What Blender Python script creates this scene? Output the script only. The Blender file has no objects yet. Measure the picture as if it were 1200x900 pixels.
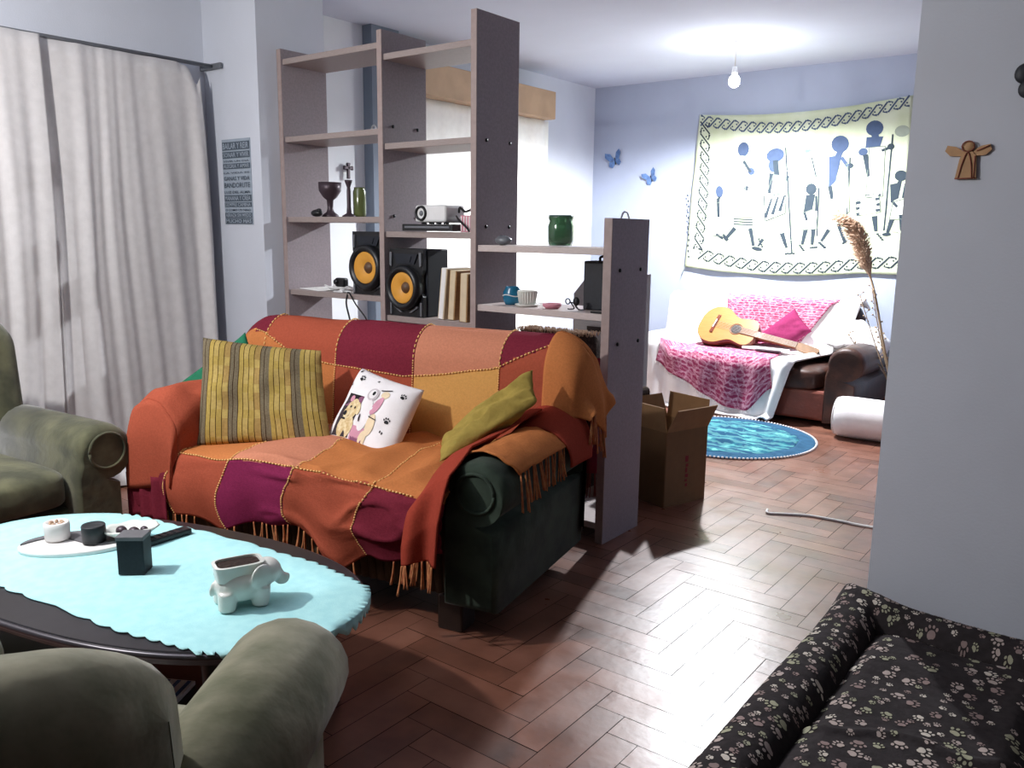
import bpy, bmesh, math, random
from mathutils import Vector, Matrix, noise as mn
random.seed(7)
SC = bpy.context.scene
COL = SC.collection
PI = math.pi
def R(d): return math.radians(d)
def V(*a): return Vector(a)
def clamp(x, a=0., b=1.): return max(a, min(b, x))
def lerp(a, b, t): return a+(b-a)*t
def sstep(a, b, x):
    t = clamp((x-a)/(b-a)); return t*t*(3-2*t)
def nz(x, y, z=0, s=1.): return mn.noise(V(x*s, y*s, z*s))

# ------------------------------------------------------------------ materials
def hexc(h):
    c = [int(h[i:i+2], 16)/255 for i in (0, 2, 4)]
    return tuple(x/12.92 if x <= .04045 else ((x+.055)/1.055)**2.4 for x in c)+(1,)
def nd(nt, t, **k):
    n = nt.nodes.new(t)
    for a, b in k.items(): setattr(n, a, b)
    return n
def mat(name, col, rough=.6, var=.12, scale=8., bump=0., bscale=60., spec=.4, metal=0., col2=None, trans=0., coat=0., sheen=0., stretch=None, detail=4.):
    m = bpy.data.materials.new(name); m.use_nodes = True
    nt = m.node_tree; b = nt.nodes['Principled BSDF']
    c = hexc(col); c2 = hexc(col2) if col2 else tuple(x*(1-var) for x in c[:3])+(1,)
    tc = nd(nt, 'ShaderNodeTexCoord'); mp = nd(nt, 'ShaderNodeMapping')
    nt.links.new(tc.outputs['Object'], mp.inputs[0])
    if stretch: mp.inputs['Scale'].default_value = stretch
    n = nd(nt, 'ShaderNodeTexNoise'); n.inputs['Scale'].default_value = scale; n.inputs['Detail'].default_value = detail
    nt.links.new(mp.outputs[0], n.inputs['Vector'])
    r = nd(nt, 'ShaderNodeValToRGB'); r.color_ramp.elements[0].position = .35; r.color_ramp.elements[1].position = .65
    r.color_ramp.elements[0].color = c2; r.color_ramp.elements[1].color = c
    nt.links.new(n.outputs[0], r.inputs[0]); nt.links.new(r.outputs[0], b.inputs['Base Color'])
    b.inputs['Roughness'].default_value = rough; b.inputs['Metallic'].default_value = metal
    b.inputs['Specular IOR Level'].default_value = spec
    b.inputs['Transmission Weight'].default_value = trans
    b.inputs['Coat Weight'].default_value = coat
    b.inputs['Sheen Weight'].default_value = sheen
    if bump:
        n2 = nd(nt, 'ShaderNodeTexNoise'); n2.inputs['Scale'].default_value = bscale; n2.inputs['Detail'].default_value = 3
        nt.links.new(mp.outputs[0], n2.inputs['Vector'])
        bp = nd(nt, 'ShaderNodeBump'); bp.inputs['Strength'].default_value = bump; bp.inputs['Distance'].default_value = .01
        nt.links.new(n2.outputs[0], bp.inputs['Height']); nt.links.new(bp.outputs[0], b.inputs['Normal'])
    return m
def emit(name, col, s):
    m = bpy.data.materials.new(name); m.use_nodes = True
    b = m.node_tree.nodes['Principled BSDF']
    b.inputs['Base Color'].default_value = hexc(col); b.inputs['Emission Color'].default_value = hexc(col); b.inputs['Emission Strength'].default_value = s
    return m
M = {}
def mk(k, *a, **kw): M[k] = mat(k, *a, **kw); return M[k]
mk('wall_paint', 'cfd3dd', .85, .05, 3, .08, 120, spec=.2)
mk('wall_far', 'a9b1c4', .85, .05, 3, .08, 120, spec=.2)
mk('ceiling_paint', 'cdd3e0', .9, .04, 2, spec=.15)
mk('white_paint', 'eef1f3', .7, .03, 4)
mk('velvet_skirt', '5a4d3f', .95, .3, 14, .2, 40, spec=.05)
mk('velvet_sofa', '424e43', .9, .3, 9, .25, 25, spec=.08, sheen=.08, col2='2c352d')
mk('grey_paint', '7d8794', .8, .08, 4)
mk('curtain', 'd3d0d0', .9, .07, 25, .15, 300, spec=.1)
mk('curtain_far', 'f0efe9', .9, .05, 20, .1, 300, spec=.1)
mk('pelmet_wood', 'b89a7c', .6, .15, 6)
mk('panel_dark', '968b90', .55, .14, 90, .03, 200)
mk('panel_edge', 'a5938f', .6, .12, 30)
mk('board', 'a0928e', .5, .14, 40, stretch=(1, 8, 8))
mk('board_light', 'c9bcb8', .45, .12, 40, stretch=(1, 8, 8))
mk('screw', '15151a', .35, .1, 10, metal=.6)
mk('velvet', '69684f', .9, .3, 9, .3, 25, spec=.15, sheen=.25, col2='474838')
mk('velvet_shaded', '1f231a', .95, .3, 14, .2, 40, spec=.05)  # the sofa's velvet with the shade of its side put into the colour
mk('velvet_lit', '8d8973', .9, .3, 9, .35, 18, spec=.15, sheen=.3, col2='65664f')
mk('foot_wood', '2a1b14', .5, .2, 20)
mk('th_rust', 'ab553f', .95, .14, 120, .2, 260, spec=.05)
mk('th_orange', 'c47a48', .95, .12, 120, .2, 260, spec=.05)
mk('th_maroon', '7c2b3a', .95, .18, 120, .2, 260, spec=.05)
mk('th_magenta', '862b50', .95, .16, 120, .2, 260, spec=.05)
mk('th_mustard', 'd6a05c', .95, .1, 120, .2, 260, spec=.05)
mk('th_pink', 'c98468', .95, .12, 120, .2, 260, spec=.05)
mk('th_red', '9c4031', .95, .16, 120, .2, 260, spec=.05)
mk('stitch', 'f0c07a', .9, .1, 40)
mk('fringe', 'c98a58', .95, .25, 60, col2='b86a48')
mk('fringe_dark', '7c3a34', .95, .25, 60)
mk('p_yellow', 'b39a54', .95, .16, 90, .2, 200, spec=.05)
mk('p_yellow2', 'bba261', .95, .16, 90, .2, 200, spec=.05)
mk('p_tan', 'a98c55', .95, .16, 90, .2, 200, spec=.05)
mk('p_grey', '7a6f5a', .95, .22, 160, .2, 200, spec=.05)
mk('p_line', '3a2416', .95, .2, 60, spec=.05)
mk('p_pale', 'cfcaa0', .95, .1, 60, spec=.05)
mk('green_cloth', '2c7456', .9, .12, 40, .15, 160, spec=.1)
mk('olive_cloth', 'a58f4a', .95, .2, 30, .3, 60, spec=.05)
mk('white_cloth', 'f3eeee', .9, .04, 30, .1, 200, spec=.1)
mk('white_cover', 'f1eeee', .9, .05, 12, .12, 60, spec=.1)
mk('ink', '17171b', .8, .1, 40)
mk('dog_fur', 'ead9b0', .9, .18, 60, col2='cdb07c')
mk('print_dark', '3d3237', .9, .2, 30)
mk('print_pink', 'd79aae', .9, .1, 30)
mk('print_mauve', '8c5876', .9, .15, 30)
mk('print_grey', 'cfc6c9', .9, .1, 30)
mk('print_cream', 'efd9b6', .9, .1, 30)
mk('aqua', 'b6e8e9', .85, .05, 30, .1, 200, spec=.15, col2='aae0e3')
mk('table_dark', '29262b', .3, .2, 30, spec=.5)
mk('table_edge', '4a464b', .3, .1, 30, metal=.4)
mk('ceramic', 'e9e7e2', .25, .06, 12, spec=.5, col2='d8dcd4')
mk('soil', '3a2a24', .95, .5, 90, .6, 90)
mk('stone_grey', '6a696c', .6, .15, 60)
mk('stone_white', 'eae8e6', .5, .04, 30)
mk('black_wax', '2c2e31', .5, .2, 40)
mk('black_box', '1a1e25', .55, .3, 120, spec=.3)
mk('black_plastic', '15161a', .4, .15, 40, spec=.5)
mk('black_side', '1d222c', .6, .15, 60)
mk('grey_plastic', '6d7076', .35, .1, 40, spec=.5)
mk('cone', 'e0a040', .45, .08, 20, spec=.4)
mk('cone_dark', '5f4630', .5, .1, 20)
mk('white_plastic', 'e6e6e6', .35, .04, 30, spec=.5)
mk('paper', 'efeeec', .8, .03, 30)
mk('wood_book', 'b08a5e', .7, .18, 18, stretch=(1, 1, 6))
mk('book_cream', 'd8c7a8', .7, .1, 20)
mk('book_red', '9a3038', .6, .1, 20)
mk('pink_box', 'd58d9d', .6, .1, 20)
mk('green_glass', '6f9a78', .12, .2, 8, spec=.6, trans=.75)
mk('green_glass_d', '6f7a4a', .15, .2, 8, spec=.6, trans=.2)
mk('bronze', '4a3d45', .4, .2, 30, metal=.3)
mk('blue_glaze', '1f6f92', .25, .15, 10, spec=.5)
mk('cardboard', '735639', .85, .1, 20)
mk('cardboard_in', '8d6c4b', .85, .1, 20)
mk('print_red', '7a2028', .8, .1, 20)
mk('fur_chair', '40342f', .95, .5, 60, .6, 80, spec=.05)
mk('grey_wood', '9b9696', .6, .12, 30, stretch=(1, 8, 8))
mk('case_black', '23262d', .55, .2, 60)
mk('leather', '4a2c22', .45, .35, 9, .2, 60, spec=.4, col2='2d1a15')
mk('leather_red', '7c4032', .45, .25, 9, .2, 60)
mk('guitar_top', 'aa7840', .35, .12, 14, spec=.4, stretch=(1, 10, 1))
mk('guitar_side', '6a2f1c', .3, .2, 14, spec=.5)
mk('fretboard', '8d6c50', .5, .2, 20)
mk('guitar_dark', '2a1a12', .5, .2, 20)
mk('steel', 'c9c9cc', .3, .05, 10, metal=.9)
mk('magenta_cloth', '8a3259', .95, .14, 60, .2, 120, spec=.05)
mk('rug_blue', '3a5f7c', .95, .2, 20, .3, 60, spec=.05)
mk('pampas', 'cdb49c', 1., .3, 90, col2='b08f78')
mk('stalk', 'a58d72', .9, .2, 30)
mk('angel_wood', 'c39a72', .7, .15, 30)
mk('angel_line', '8c5040', .7, .15, 30)
mk('butterfly', '5f7fae', .7, .2, 40, col2='46608c')
mk('poster_light', '9ba6b3', .8, .06, 30)
mk('poster_dark', '4f5a66', .8, .12, 40)
mk('cord_white', 'eeeae6', .6, .04, 30)
mk('cord_black', '17171a', .6, .1, 30)
mk('wicker', 'b08d62', .8, .3, 60)
mk('tap_ink', '46536c', .95, .12, 20, spec=.05)
mk('tap_ink2', '39424a', .95, .12, 20, spec=.05)
mk('tap_grey', '8f968a', .95, .1, 20, spec=.05)
mk('tap_line', '666f68', .95, .1, 20, spec=.05)
mk('tap_white', 'cdcfbd', .95, .04, 20, spec=.05)
mk('tap_teal', '6fa79a', .95, .12, 20, spec=.05)
mk('bed_dark', '383334', .92, .25, 40, .25, 60, spec=.08)
mk('paw_a', 'b9a9a2', .92, .12, 40, spec=.05)
mk('paw_b', 'd3c9bd', .92, .12, 40, spec=.05)
mk('paw_c', '97837f', .92, .12, 40, spec=.05)
mk('paw_d', 'a8a68e', .92, .12, 40, spec=.05)
M['bulb'] = emit('bulb', 'fdfdff', 60)

def floor_mat():
    m = mat('parquet', '6f4a38', .34, .3, 6, .05, 30, spec=.8)
    nt = m.node_tree; b = nt.nodes['Principled BSDF']
    at = nd(nt, 'ShaderNodeAttribute', attribute_name='tone')
    tc = nd(nt, 'ShaderNodeTexCoord')
    n = nd(nt, 'ShaderNodeTexNoise'); n.inputs['Scale'].default_value = 7; n.inputs['Detail'].default_value = 6
    nt.links.new(tc.outputs['Object'], n.inputs['Vector'])
    mx = nd(nt, 'ShaderNodeMath', operation='MULTIPLY_ADD'); mx.inputs[1].default_value = .72
    nt.links.new(n.outputs[0], mx.inputs[0])
    m2 = nd(nt, 'ShaderNodeMath', operation='MULTIPLY'); m2.inputs[1].default_value = .28
    nt.links.new(at.outputs['Fac'], m2.inputs[0]); nt.links.new(m2.outputs[0], mx.inputs[2])
    r = nd(nt, 'ShaderNodeValToRGB')
    e = r.color_ramp.elements; e[0].position = .22; e[0].color = hexc('543428'); e[1].position = .8; e[1].color = hexc('916351')
    x = e.new(.5); x.color = hexc('754b3b')
    nt.links.new(mx.outputs[0], r.inputs[0]); nt.links.new(r.outputs[0], b.inputs['Base Color'])
    n3 = nd(nt, 'ShaderNodeTexNoise'); n3.inputs['Scale'].default_value = 5; n3.inputs['Detail'].default_value = 5
    nt.links.new(tc.outputs['Object'], n3.inputs['Vector'])
    mr = nd(nt, 'ShaderNodeMapRange'); mr.inputs[1].default_value = .3; mr.inputs[2].default_value = .7; mr.inputs[3].default_value = .27; mr.inputs[4].default_value = .42
    nt.links.new(n3.outputs[0], mr.inputs[0]); nt.links.new(mr.outputs[0], b.inputs['Roughness'])
    return m
M['parquet'] = floor_mat(); mk('groove', '1d120d', .8, .1, 10)

def pattern_mat(name, base, mid, hi, kind='textile', scale=14.):
    m = bpy.data.materials.new(name); m.use_nodes = True
    nt = m.node_tree; b = nt.nodes['Principled BSDF']; b.inputs['Roughness'].default_value = .95; b.inputs['Specular IOR Level'].default_value = .05
    tc = nd(nt, 'ShaderNodeTexCoord')
    uv = tc.outputs['UV']
    n = nd(nt, 'ShaderNodeTexNoise'); n.inputs['Scale'].default_value = scale*2.2; n.inputs['Detail'].default_value = 3
    nt.links.new(uv, n.inputs['Vector'])
    mixv = nd(nt, 'ShaderNodeVectorMath', operation='SCALE'); mixv.inputs['Scale'].default_value = .05 if kind == 'textile' else .12
    nt.links.new(n.outputs['Color'], mixv.inputs[0])
    add = nd(nt, 'ShaderNodeVectorMath', operation='ADD'); nt.links.new(uv, add.inputs[0]); nt.links.new(mixv.outputs[0], add.inputs[1])
    w = nd(nt, 'ShaderNodeTexVoronoi', feature='DISTANCE_TO_EDGE' if kind == 'textile' else 'F1'); w.inputs['Scale'].default_value = scale
    nt.links.new(add.outputs[0], w.inputs['Vector'])
    wv = nd(nt, 'ShaderNodeTexWave', wave_type='BANDS', bands_direction='Y'); wv.inputs['Scale'].default_value = scale*.42; wv.inputs['Distortion'].default_value = 1.5
    nt.links.new(add.outputs[0], wv.inputs['Vector'])
    r = nd(nt, 'ShaderNodeValToRGB'); e = r.color_ramp.elements
    e[0].position = .03 if kind == 'textile' else .18; e[0].color = hexc(hi); e[1].position = .16 if kind == 'textile' else .5; e[1].color = hexc(base)
    x = e.new(.09 if kind == 'textile' else .32); x.color = hexc(mid)
    nt.links.new(w.outputs['Distance'], r.inputs[0])
    mx = nd(nt, 'ShaderNodeMix', data_type='RGBA'); mx.inputs[0].default_value = .35
    r2 = nd(nt, 'ShaderNodeValToRGB'); r2.color_ramp.elements[0].position = .45; r2.color_ramp.elements[1].position = .6
    r2.color_ramp.elements[0].color = hexc(base); r2.color_ramp.elements[1].color = hexc(hi)
    nt.links.new(wv.outputs['Fac'], r2.inputs[0])
    nt.links.new(r.outputs[0], mx.inputs[6]); nt.links.new(r2.outputs[0], mx.inputs[7])
    nt.links.new(mx.outputs[2], b.inputs['Base Color'])
    return m
M['pink_textile'] = pattern_mat('pink_textile', '983a5c', 'b0607f', 'd3a2b2', scale=17)
M['rug_print'] = pattern_mat('rug_print', '2d5470', '37808c', '78bdb6', kind='rug', scale=9)
M['tap_cloth'] = mat('tap_cloth', 'b6bd9e', .95, .1, 5, .1, 120, spec=.05, col2='c2c8b2')

# ------------------------------------------------------------------ mesh building
class MB:
    def __init__(s): s.bm = bmesh.new(); s.bm.loops.layers.uv.new('UVMap')
    def _fin(s, faces, mi, smooth):
        for f in faces: f.material_index = mi; f.smooth = smooth
    def box(s, c, sz, bev=.004, mi=0, rot=None, seg=2, smooth=False):
        r = bmesh.ops.create_cube(s.bm, size=1)
        vs = r['verts']
        for v in vs: v.co = V(v.co.x*sz[0], v.co.y*sz[1], v.co.z*sz[2])
        fs = list({f for v in vs for f in v.link_faces})
        if bev:
            es = list({e for v in vs for e in v.link_edges})
            rb = bmesh.ops.bevel(s.bm, geom=es, offset=min(bev, min(sz)*.45), segments=seg, profile=.5, affect='EDGES')
            fs = list({f for f in rb['faces']} | {f for f in fs if f.is_valid})
            vs = list({v for f in fs for v in f.verts})
            fs = list({f for v in vs for f in v.link_faces})
        for v in vs:
            p = v.co.copy()
            if rot is not None: p = rot @ p
            v.co = p+Vector(c)
        s._fin(fs, mi, smooth); return vs
    def grid(s, fn, nu, nv, mi=0, cu=False, cv=False, smooth=True, mfn=None, skip=None):
        uvl = s.bm.loops.layers.uv[0]
        P = [[s.bm.verts.new(fn(i/nu, j/nv)) for j in range(nv if cv else nv+1)] for i in range(nu if cu else nu+1)]
        for i in range(nu):
            for j in range(nv):
                uvs = ((i/nu, j/nv), ((i+1)/nu, j/nv), ((i+1)/nu, (j+1)/nv), (i/nu, (j+1)/nv))
                if skip and skip((i+.5)/nu, (j+.5)/nv): continue
                a = P[i][j]; b = P[(i+1) % len(P)][j]; c = P[(i+1) % len(P)][(j+1) % len(P[0])]; d = P[i][(j+1) % len(P[0])]
                try: f = s.bm.faces.new((a, b, c, d))
                except ValueError: continue
                f.smooth = smooth; f.material_index = mfn((i+.5)/nu, (j+.5)/nv) if mfn else mi
                for l, q in zip(f.loops, uvs): l[uvl].uv = q
        return P
    def tube(s, pts, r, n=8, mi=0, cap=True, flat=None):
        pts = [Vector(p) for p in pts]; rings = []
        rr = r if callable(r) else (lambda t: r)
        prev = None
        for k, p in enumerate(pts):
            t = (pts[min(k+1, len(pts)-1)]-pts[max(k-1, 0)]).normalized()
            if prev is None:
                a = V(0, 0, 1) if abs(t.z) < .9 else V(1, 0, 0)
                x = t.cross(a).normalized()
            else:
                x = (prev-t*prev.dot(t)).normalized()
            prev = x; y = t.cross(x); q = rr(k/max(1, len(pts)-1))
            rings.append([s.bm.verts.new(p+x*q*math.cos(2*PI*i/n)+y*q*math.sin(2*PI*i/n)) for i in range(n)])
        for a, b in zip(rings, rings[1:]):
            for i in range(n):
                f = s.bm.faces.new((a[i], a[(i+1) % n], b[(i+1) % n], b[i])); f.smooth = True; f.material_index = mi
        if cap:
            for g in (rings[0][::-1], rings[-1]):
                f = s.bm.faces.new(g); f.material_index = mi
    def lathe(s, prof, c=(0, 0, 0), n=24, mi=0, axis=None, sx=1, sy=1):
        c = Vector(c); rot = axis.to_track_quat('Z', 'Y').to_matrix() if axis is not None else Matrix.Identity(3)
        rings = []
        for r, z in prof:
            if r < 1e-5: rings.append([s.bm.verts.new(c+rot @ V(0, 0, z))])
            else: rings.append([s.bm.verts.new(c+rot @ V(r*sx*math.cos(2*PI*i/n), r*sy*math.sin(2*PI*i/n), z)) for i in range(n)])
        for a, b in zip(rings, rings[1:]):
            for i in range(n):
                q = (a[i % len(a)], a[(i+1) % len(a)], b[(i+1) % len(b)], b[i % len(b)])
                q = tuple(dict.fromkeys(q))
                if len(q) < 3: continue
                try: f = s.bm.faces.new(q)
                except ValueError: continue
                f.smooth = True; f.material_index = mi
    def ell(s, c, r, n=16, m=10, mi=0, rot=None):
        c = Vector(c)
        def fn(u, v):
            a = 2*PI*u; b = PI*(v-.5)
            p = V(r[0]*math.cos(a)*math.cos(b), r[1]*math.sin(a)*math.cos(b), r[2]*math.sin(b))
            return c+(rot @ p if rot is not None else p)
        s.grid(fn, n, m, mi, cu=True)
    def prism(s, pts, fn, d0, d1, mi=0, smooth=False, side=None):
        """extrude a 2D outline; fn(x, y, depth) -> point"""
        a = [s.bm.verts.new(fn(x, y, d0)) for x, y in pts]; b = [s.bm.verts.new(fn(x, y, d1)) for x, y in pts]
        n = len(pts)
        for q, k in ((a[::-1], mi), (b, mi)):
            f = s.bm.faces.new(q); f.material_index = k
        for i in range(n):
            f = s.bm.faces.new((a[i], a[(i+1) % n], b[(i+1) % n], b[i])); f.material_index = mi if side is None else side; f.smooth = smooth
    def poly(s, pts, mi=0):
        f = s.bm.faces.new([s.bm.verts.new(p) for p in pts]); f.material_index = mi; return f
    def build(s, name, mats, parent=None, weld=False, solid=0, sub=0):
        if weld: bmesh.ops.remove_doubles(s.bm, verts=s.bm.verts, dist=1e-4)
        bmesh.ops.recalc_face_normals(s.bm, faces=s.bm.faces)
        me = bpy.data.meshes.new(name); s.bm.to_mesh(me); s.bm.free()
        for k in (mats if isinstance(mats, (list, tuple)) else [mats]): me.materials.append(M[k])
        o = bpy.data.objects.new(name, me); COL.objects.link(o)
        if parent: o.parent = parent
        if solid:
            md = o.modifiers.new('Solidify', 'SOLIDIFY'); md.thickness = solid; md.offset = 0
        if sub:
            md = o.modifiers.new('Subdivision', 'SUBSURF'); md.levels = sub; md.render_levels = sub
        return o
def tag(o, label, cat, group=None):
    o['label'] = label; o['category'] = cat
    if group: o['group'] = group
    return o
def thing(name, label, cat, loc=(0, 0, 0), rz=0, group=None):
    o = bpy.data.objects.new(name, None); COL.objects.link(o)
    o.location = loc; o.rotation_euler = (0, 0, rz); o.empty_display_size = .1
    return tag(o, label, cat, group)
def struct(o): o['kind'] = 'structure'; return o
def curvepts(P, n=8):
    """Catmull-Rom through points"""
    P = [Vector(p) for p in P]; out = []
    for i in range(len(P)-1):
        a = P[max(i-1, 0)]; b = P[i]; c = P[i+1]; d = P[min(i+2, len(P)-1)]
        for k in range(n):
            t = k/n
            out.append(.5*((2*b)+(c-a)*t+(2*a-5*b+4*c-d)*t*t+(3*b-a-3*c+d)*t**3))
    out.append(P[-1]); return out
def ellpts(cx, cy, rx, ry, n=14, rot=0):
    return [(cx+rx*math.cos(t)*math.cos(rot)-ry*math.sin(t)*math.sin(rot), cy+rx*math.cos(t)*math.sin(rot)+ry*math.sin(t)*math.cos(rot)) for t in (2*PI*i/n for i in range(n))]
def decal(b, pts2, surf, mi, tri=True):
    """a printed mark laid on surf(x, y)"""
    if tri and len(pts2) > 4:
        cx = sum(p[0] for p in pts2)/len(pts2); cy = sum(p[1] for p in pts2)/len(pts2)
        c = b.bm.verts.new(surf(cx, cy)); vs = [b.bm.verts.new(surf(x, y)) for x, y in pts2]
        for i in range(len(vs)):
            f = b.bm.faces.new((c, vs[i], vs[(i+1) % len(vs)])); f.material_index = mi; f.smooth = True
    else:
        f = b.bm.faces.new([b.bm.verts.new(surf(x, y)) for x, y in pts2]); f.material_index = mi; f.smooth = True
def stroke(b, p, q, w, surf, mi, n=4, w2=None):
    w2 = w if w2 is None else w2
    dx, dy = q[0]-p[0], q[1]-p[1]; L = math.hypot(dx, dy) or 1; nx, ny = -dy/L/2, dx/L/2
    for i in range(n):
        a, c = i/n, (i+1)/n; wa, wc = lerp(w, w2, a), lerp(w, w2, c)
        P = (p[0]+dx*a, p[1]+dy*a); Q = (p[0]+dx*c, p[1]+dy*c)
        decal(b, [(P[0]+nx*wa, P[1]+ny*wa), (P[0]-nx*wa, P[1]-ny*wa), (Q[0]-nx*wc, Q[1]-ny*wc), (Q[0]+nx*wc, Q[1]+ny*wc)], surf, mi)
def paw(b, x, y, s, rot, surf, mi):
    ca, sa = math.cos(rot), math.sin(rot)
    def T(pts): return [(x+s*(px*ca-py*sa), y+s*(px*sa+py*ca)) for px, py in pts]
    pad = [(.5*math.cos(t)*(1-.12*math.sin(t)), .40*math.sin(t)-.1+(.08 if abs(math.cos(t)) < .5 and math.sin(t) < 0 else 0)) for t in (2*PI*i/12 for i in range(12))]
    decal(b, T(pad), surf, mi)
    for (tx, ty, r) in ((-.62, .35, 12), (-.24, .68, 5), (.24, .68, -5), (.62, .35, -12)):
        decal(b, T(ellpts(tx, ty, .16, .24, 8, R(r))), surf, mi)

# ------------------------------------------------------------------ camera
cam = bpy.data.cameras.new('camera'); co = bpy.data.objects.new('camera', cam); COL.objects.link(co)
EYE = 1.38; f_px = 980.; pitch = R(10.35); ang = R(37.5); roll = R(-.7)
fw = V(-math.sin(ang)*math.cos(pitch), math.cos(ang)*math.cos(pitch), -math.sin(pitch))
r0 = V(math.cos(ang), math.sin(ang), 0); d0 = fw.cross(r0)
rt = math.cos(roll)*r0+math.sin(roll)*d0; dn = -math.sin(roll)*r0+math.cos(roll)*d0
co.matrix_world = Matrix(((rt.x, -dn.x, -fw.x, 0), (rt.y, -dn.y, -fw.y, 0), (rt.z, -dn.z, -fw.z, EYE), (0, 0, 0, 1)))
cam.sensor_width = 36; cam.lens = f_px*36/1200; cam.clip_start = .05
SC.camera = co

# ------------------------------------------------------------------ the setting
XW, YB, XR, YF, CZ = -4.55, -1.6, 2.2, 7.2, 2.75
def floor():
    b = MB(); W = .098; n = 4; tone = []
    x0, x1, y0, y1 = XW-.1, XR+.1, YB-.1, YF+.1
    gap = .0012
    def plank(ax, ay, bx, by):
        ax, bx = clamp(ax, x0, x1), clamp(bx, x0, x1); ay, by = clamp(ay, y0, y1), clamp(by, y0, y1)
        if bx-ax < .01 or by-ay < .01: return
        h = random.uniform(-.0006, .0004)
        vs = [b.bm.verts.new((x, y, h)) for x, y in ((ax+gap, ay+gap), (bx-gap, ay+gap), (bx-gap, by-gap), (ax+gap, by-gap))]
        b.bm.faces.new(vs).material_index = 0; tone.append(random.random())
    nx0, nx1, ny0, ny1 = int(x0/W)-6, int(x1/W)+6, int(y0/W)-6, int(y1/W)+6
    for i in range(nx0, nx1):
        for j in range(ny0, ny1):
            t = (i+j) % (2*n)
            if t == 0: plank(i*W, j*W, (i+n)*W, (j+1)*W)
            if t == n: plank(i*W, j*W, (i+1)*W, (j+n)*W)
    nf = len(tone)
    b.poly([(x0, y0, -.004), (x1, y0, -.004), (x1, y1, -.004), (x0, y1, -.004)], 1)
    me = bpy.data.meshes.new('floor'); b.bm.to_mesh(me); b.bm.free()
    me.materials.append(M['parquet']); me.materials.append(M['groove'])
    at = me.attributes.new('tone', 'FLOAT', 'FACE')
    for k in range(len(me.polygons)): at.data[k].value = tone[k] if k < nf else 0.
    o = bpy.data.objects.new('floor', me); COL.objects.link(o); struct(o)
floor()
def slab(name, lo, hi, m):
    b = MB(); c = [(a+d)/2 for a, d in zip(lo, hi)]; b.box(c, [d-a for a, d in zip(lo, hi)], 0)
    return struct(b.build(name, m))
slab('ceiling', (XW-.1, YB-.1, CZ), (XR+.1, YF+.1, CZ+.1), 'ceiling_paint')
slab('wall_window_side', (XW-.1, YB-.1, 0), (XW, YF+.1, CZ), 'wall_paint')
slab('wall_tapestry_side', (XW, YF, 0), (XR, YF+.1, CZ), 'wall_far')
slab('wall_far_right', (1.4, 3.2, 0), (1.5, YF, CZ), 'wall_far')
slab('wall_partition', (-.705, 3.04, 0), (XR+.1, 3.19, CZ), 'wall_paint')
slab('wall_column', (XW, 2.95, 0), (-4.045, 3.42, CZ), 'wall_paint')
slab('trim_white_panel', (XW, 3.42, 0), (XW+.03, 4.16, CZ), 'white_paint')
slab('trim_grey_pillar', (XW, 4.16, 0), (-4.43, 4.42, CZ), 'grey_paint')

# window with glass behind the near curtain is fully covered; the curtains
def curtain(name, label, x, y0, y1, z0, z1, nfold, amp, m, flare=0., seed=0, puddle=0., group=None, tuck=0.):
    b = MB()
    def fn(u, v):
        y = lerp(y0, y1, u); z = lerp(z1, z0, v)
        ph = u*nfold*2*PI+1.3*math.sin(u*9+seed)+.5*math.sin(v*2+seed)
        a = amp*(.35+.65*sstep(0, .45, v))*(.6+.4*math.sin(u*5+seed))
        dx = a*math.sin(ph)+a*.35*math.sin(2.3*ph+1+seed)+.012*nz(u*4, v*3, seed, 1.)
        dy = flare*v*(u-.1)+.02*math.sin(v*4+u*7)
        if tuck: # bunched, drooping top corner
            z -= tuck*sstep(.86, 1., u)*(1-v)*(1+.5*math.sin(u*60))*.5
        if puddle and v > .93: dx += puddle*sstep(.93, 1, v); z = max(z, z0)
        return V(x+dx, y+dy, z)
    b.grid(fn, 150, 30)
    o = b.build(name, m, solid=.004)
    return tag(o, label, 'curtain', group)
curtain('curtain', 'off-white curtain panel in wide folds ending beside the lettered poster', XW+.13, 1.93, 2.82, .015, 2.275, 5.5, .026, 'curtain', .07, 2, .14, tuck=.16)
curtain('curtain', 'off-white curtain panel at the left picture edge behind the green armchair', XW+.17, .35, 1.95, .03, 2.28, 8, .024, 'curtain', .0, 5)
curtain('curtain', 'bright white curtain hanging under the brown pelmet behind the shelves', XW+.1, 4.5, 6.27, .06, 2.34, 6, .03, 'curtain_far', .0, 3)
b = MB(); b.tube([(XW+.12, y, 2.285) for y in (.2, 1.5, 2.94)], .011, 10)
cr = tag(b.build('curtain_rod', 'grey_plastic'), 'thin grey curtain rod above the off-white curtains by the armchair', 'curtain rod')
b = MB(); b.box((XW+.10, 2.93, 2.285), (.2, .016, .03), .003); b.build('rod_bracket', 'grey_plastic', cr)
b = MB(); b.box((XW+.11, 5.3, 2.455), (.22, 1.84, .23), .006)
tag(b.build('pelmet', 'pelmet_wood'), 'brown wooden curtain pelmet box above the far white curtain', 'pelmet')

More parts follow.
